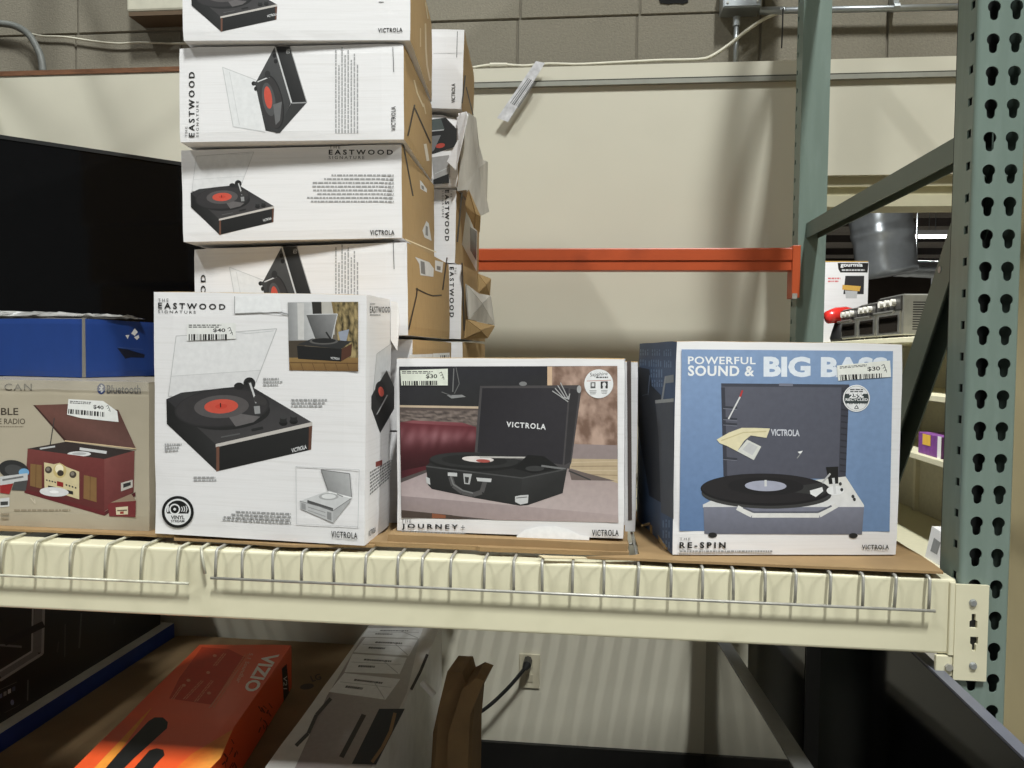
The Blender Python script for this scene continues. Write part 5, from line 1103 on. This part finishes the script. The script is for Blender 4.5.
f.part('gold_edge', lambda m: f.line(m, [(20, 343), (232, 343)], 4, C(210, 168, 90)))
# red round appliance in front of it
q = onX(833, 309, GX+.05); r = root('mixer', Matrix.Translation((GX+.13, ys_[3]+.20, zsh[0])), 'red rounded countertop appliance at the rear post, before the white carton', 'appliance')
RM = mat('red_enamel', C(206, 50, 44), .25, coat=.3)
MB().tube([(0, 0, .0), (0, 0, .03), (0, 0, .14), (0, 0, .17)], [.10, .11, .08, .07], 14).build('stand', BLACK_PL, r, smooth=True)
MB().tube([(-.16, -.05, .19), (-.15, -.05, .19), (-.08, -.03, .21), (0, 0, .215), (.10, 0, .20), (.15, 0, .18)], [.01, .05, .062, .066, .055, .01], 14).build('head', RM, r, smooth=True)
# things on the lower gondola shelves
q0, q1 = onX(918, 452, GX+.03), onX(941, 456, GX+.03)
r = root('snack_box', Matrix.Translation((GX+.03, q1.y, zsh[2])), 'purple carton with yellow print on the lower shelf beyond the upright', 'box')
hz = onX(938, 436, GX+.03).z-zsh[2]; bevel_obj(MB().box((0, 0, 0), (.2, q0.y-q1.y, hz)).build('carton', mat('purple_card', C(122, 66, 136), .5, var=.2, scale=30), r), .003, 1)
MB().box((-.0015, (q0.y-q1.y)*.45, hz*.45), (0, (q0.y-q1.y)*.8, hz*.95)).build('yellow_print', mat('yellow_print', C(224, 180, 70), .5), r); MB().box((-.0015, .0, .0), (0, (q0.y-q1.y)*.15, hz)).build('white_edge', WHITE, r)
# small white carton on the shelf below
q0, q1 = onX(925, 556, GX+.03), onX(947, 563, GX+.03)
r = root('small_carton', Matrix.Translation((GX+.03, q1.y, zsh[3]+.0005)), 'small tilted white carton low on the shelving, beside the upright', 'box')
hz = .19; ww = q0.y-q1.y
bevel_obj(MB().prism([V((0, 0, 0)), V((0, ww, 0)), V((.0, ww*.72, hz)), V((0, -.09, hz*.92))], (.12, 0, 0)).build('carton', WHITE, r), .003, 1)
MB().prism([V((-.001, ww*.45, .05)), V((-.001, ww*.75, .05)), V((-.001, ww*.6, hz*.7)), V((-.001, ww*.3, hz*.66))], (.0008, 0, 0)).build('label_print', mat('grey_print', C(140), .6), r)
# air ducts
FOIL = mat('wrapped_foil_duct', C(176, 180, 184), .28, .55, var=.15, scale=6, bump=.9, bscale=3, coat=.3)
def duct(name, label, P, R0, part, n=20, amp=.05):
    r = root(name, Matrix.Translation(P[0]), label, 'duct'); m = MB(); L = smooth_curve([p-P[0] for p in P], 8)
    m.tube(L, [R0*(1+amp*noise.noise(V((k*.9, 3, 0)))) for k in range(len(L))], n)
    m.v = [tuple(V(v)+V((noise.noise(V(v)*3.1), noise.noise(V(v)*3.1+V((5, 5, 5))), noise.noise(V(v)*3.1+V((9, 1, 3)))))*R0*amp) for v in m.v]
    m.build(part, FOIL, r, smooth=True); return r
YD = 8.5
r = duct('air_duct', 'hanging air duct wrapped in shiny grey plastic in the hall behind', [V((onY(875, 150, YD).x, YD, 4.1)), onY(879, 200, YD), onY(883, 240, YD), onY(888, 276, YD)], .30, 'wrapped_duct', 24, .07)
YD2 = 12.0
r = duct('air_duct', 'horizontal silver air duct far behind the wrapped one', [onY(895, 268, YD2), onY(920, 269, YD2), onY(990, 272, YD2)], .13, 'silver_duct', 16, .05)
for k in (.3, 1.0): MB().tube([(k, 0, .12), (k, 0, 4.1-onY(895, 268, YD2).z)], .012, 6).build('hanger', ZINC2, r)
undims()
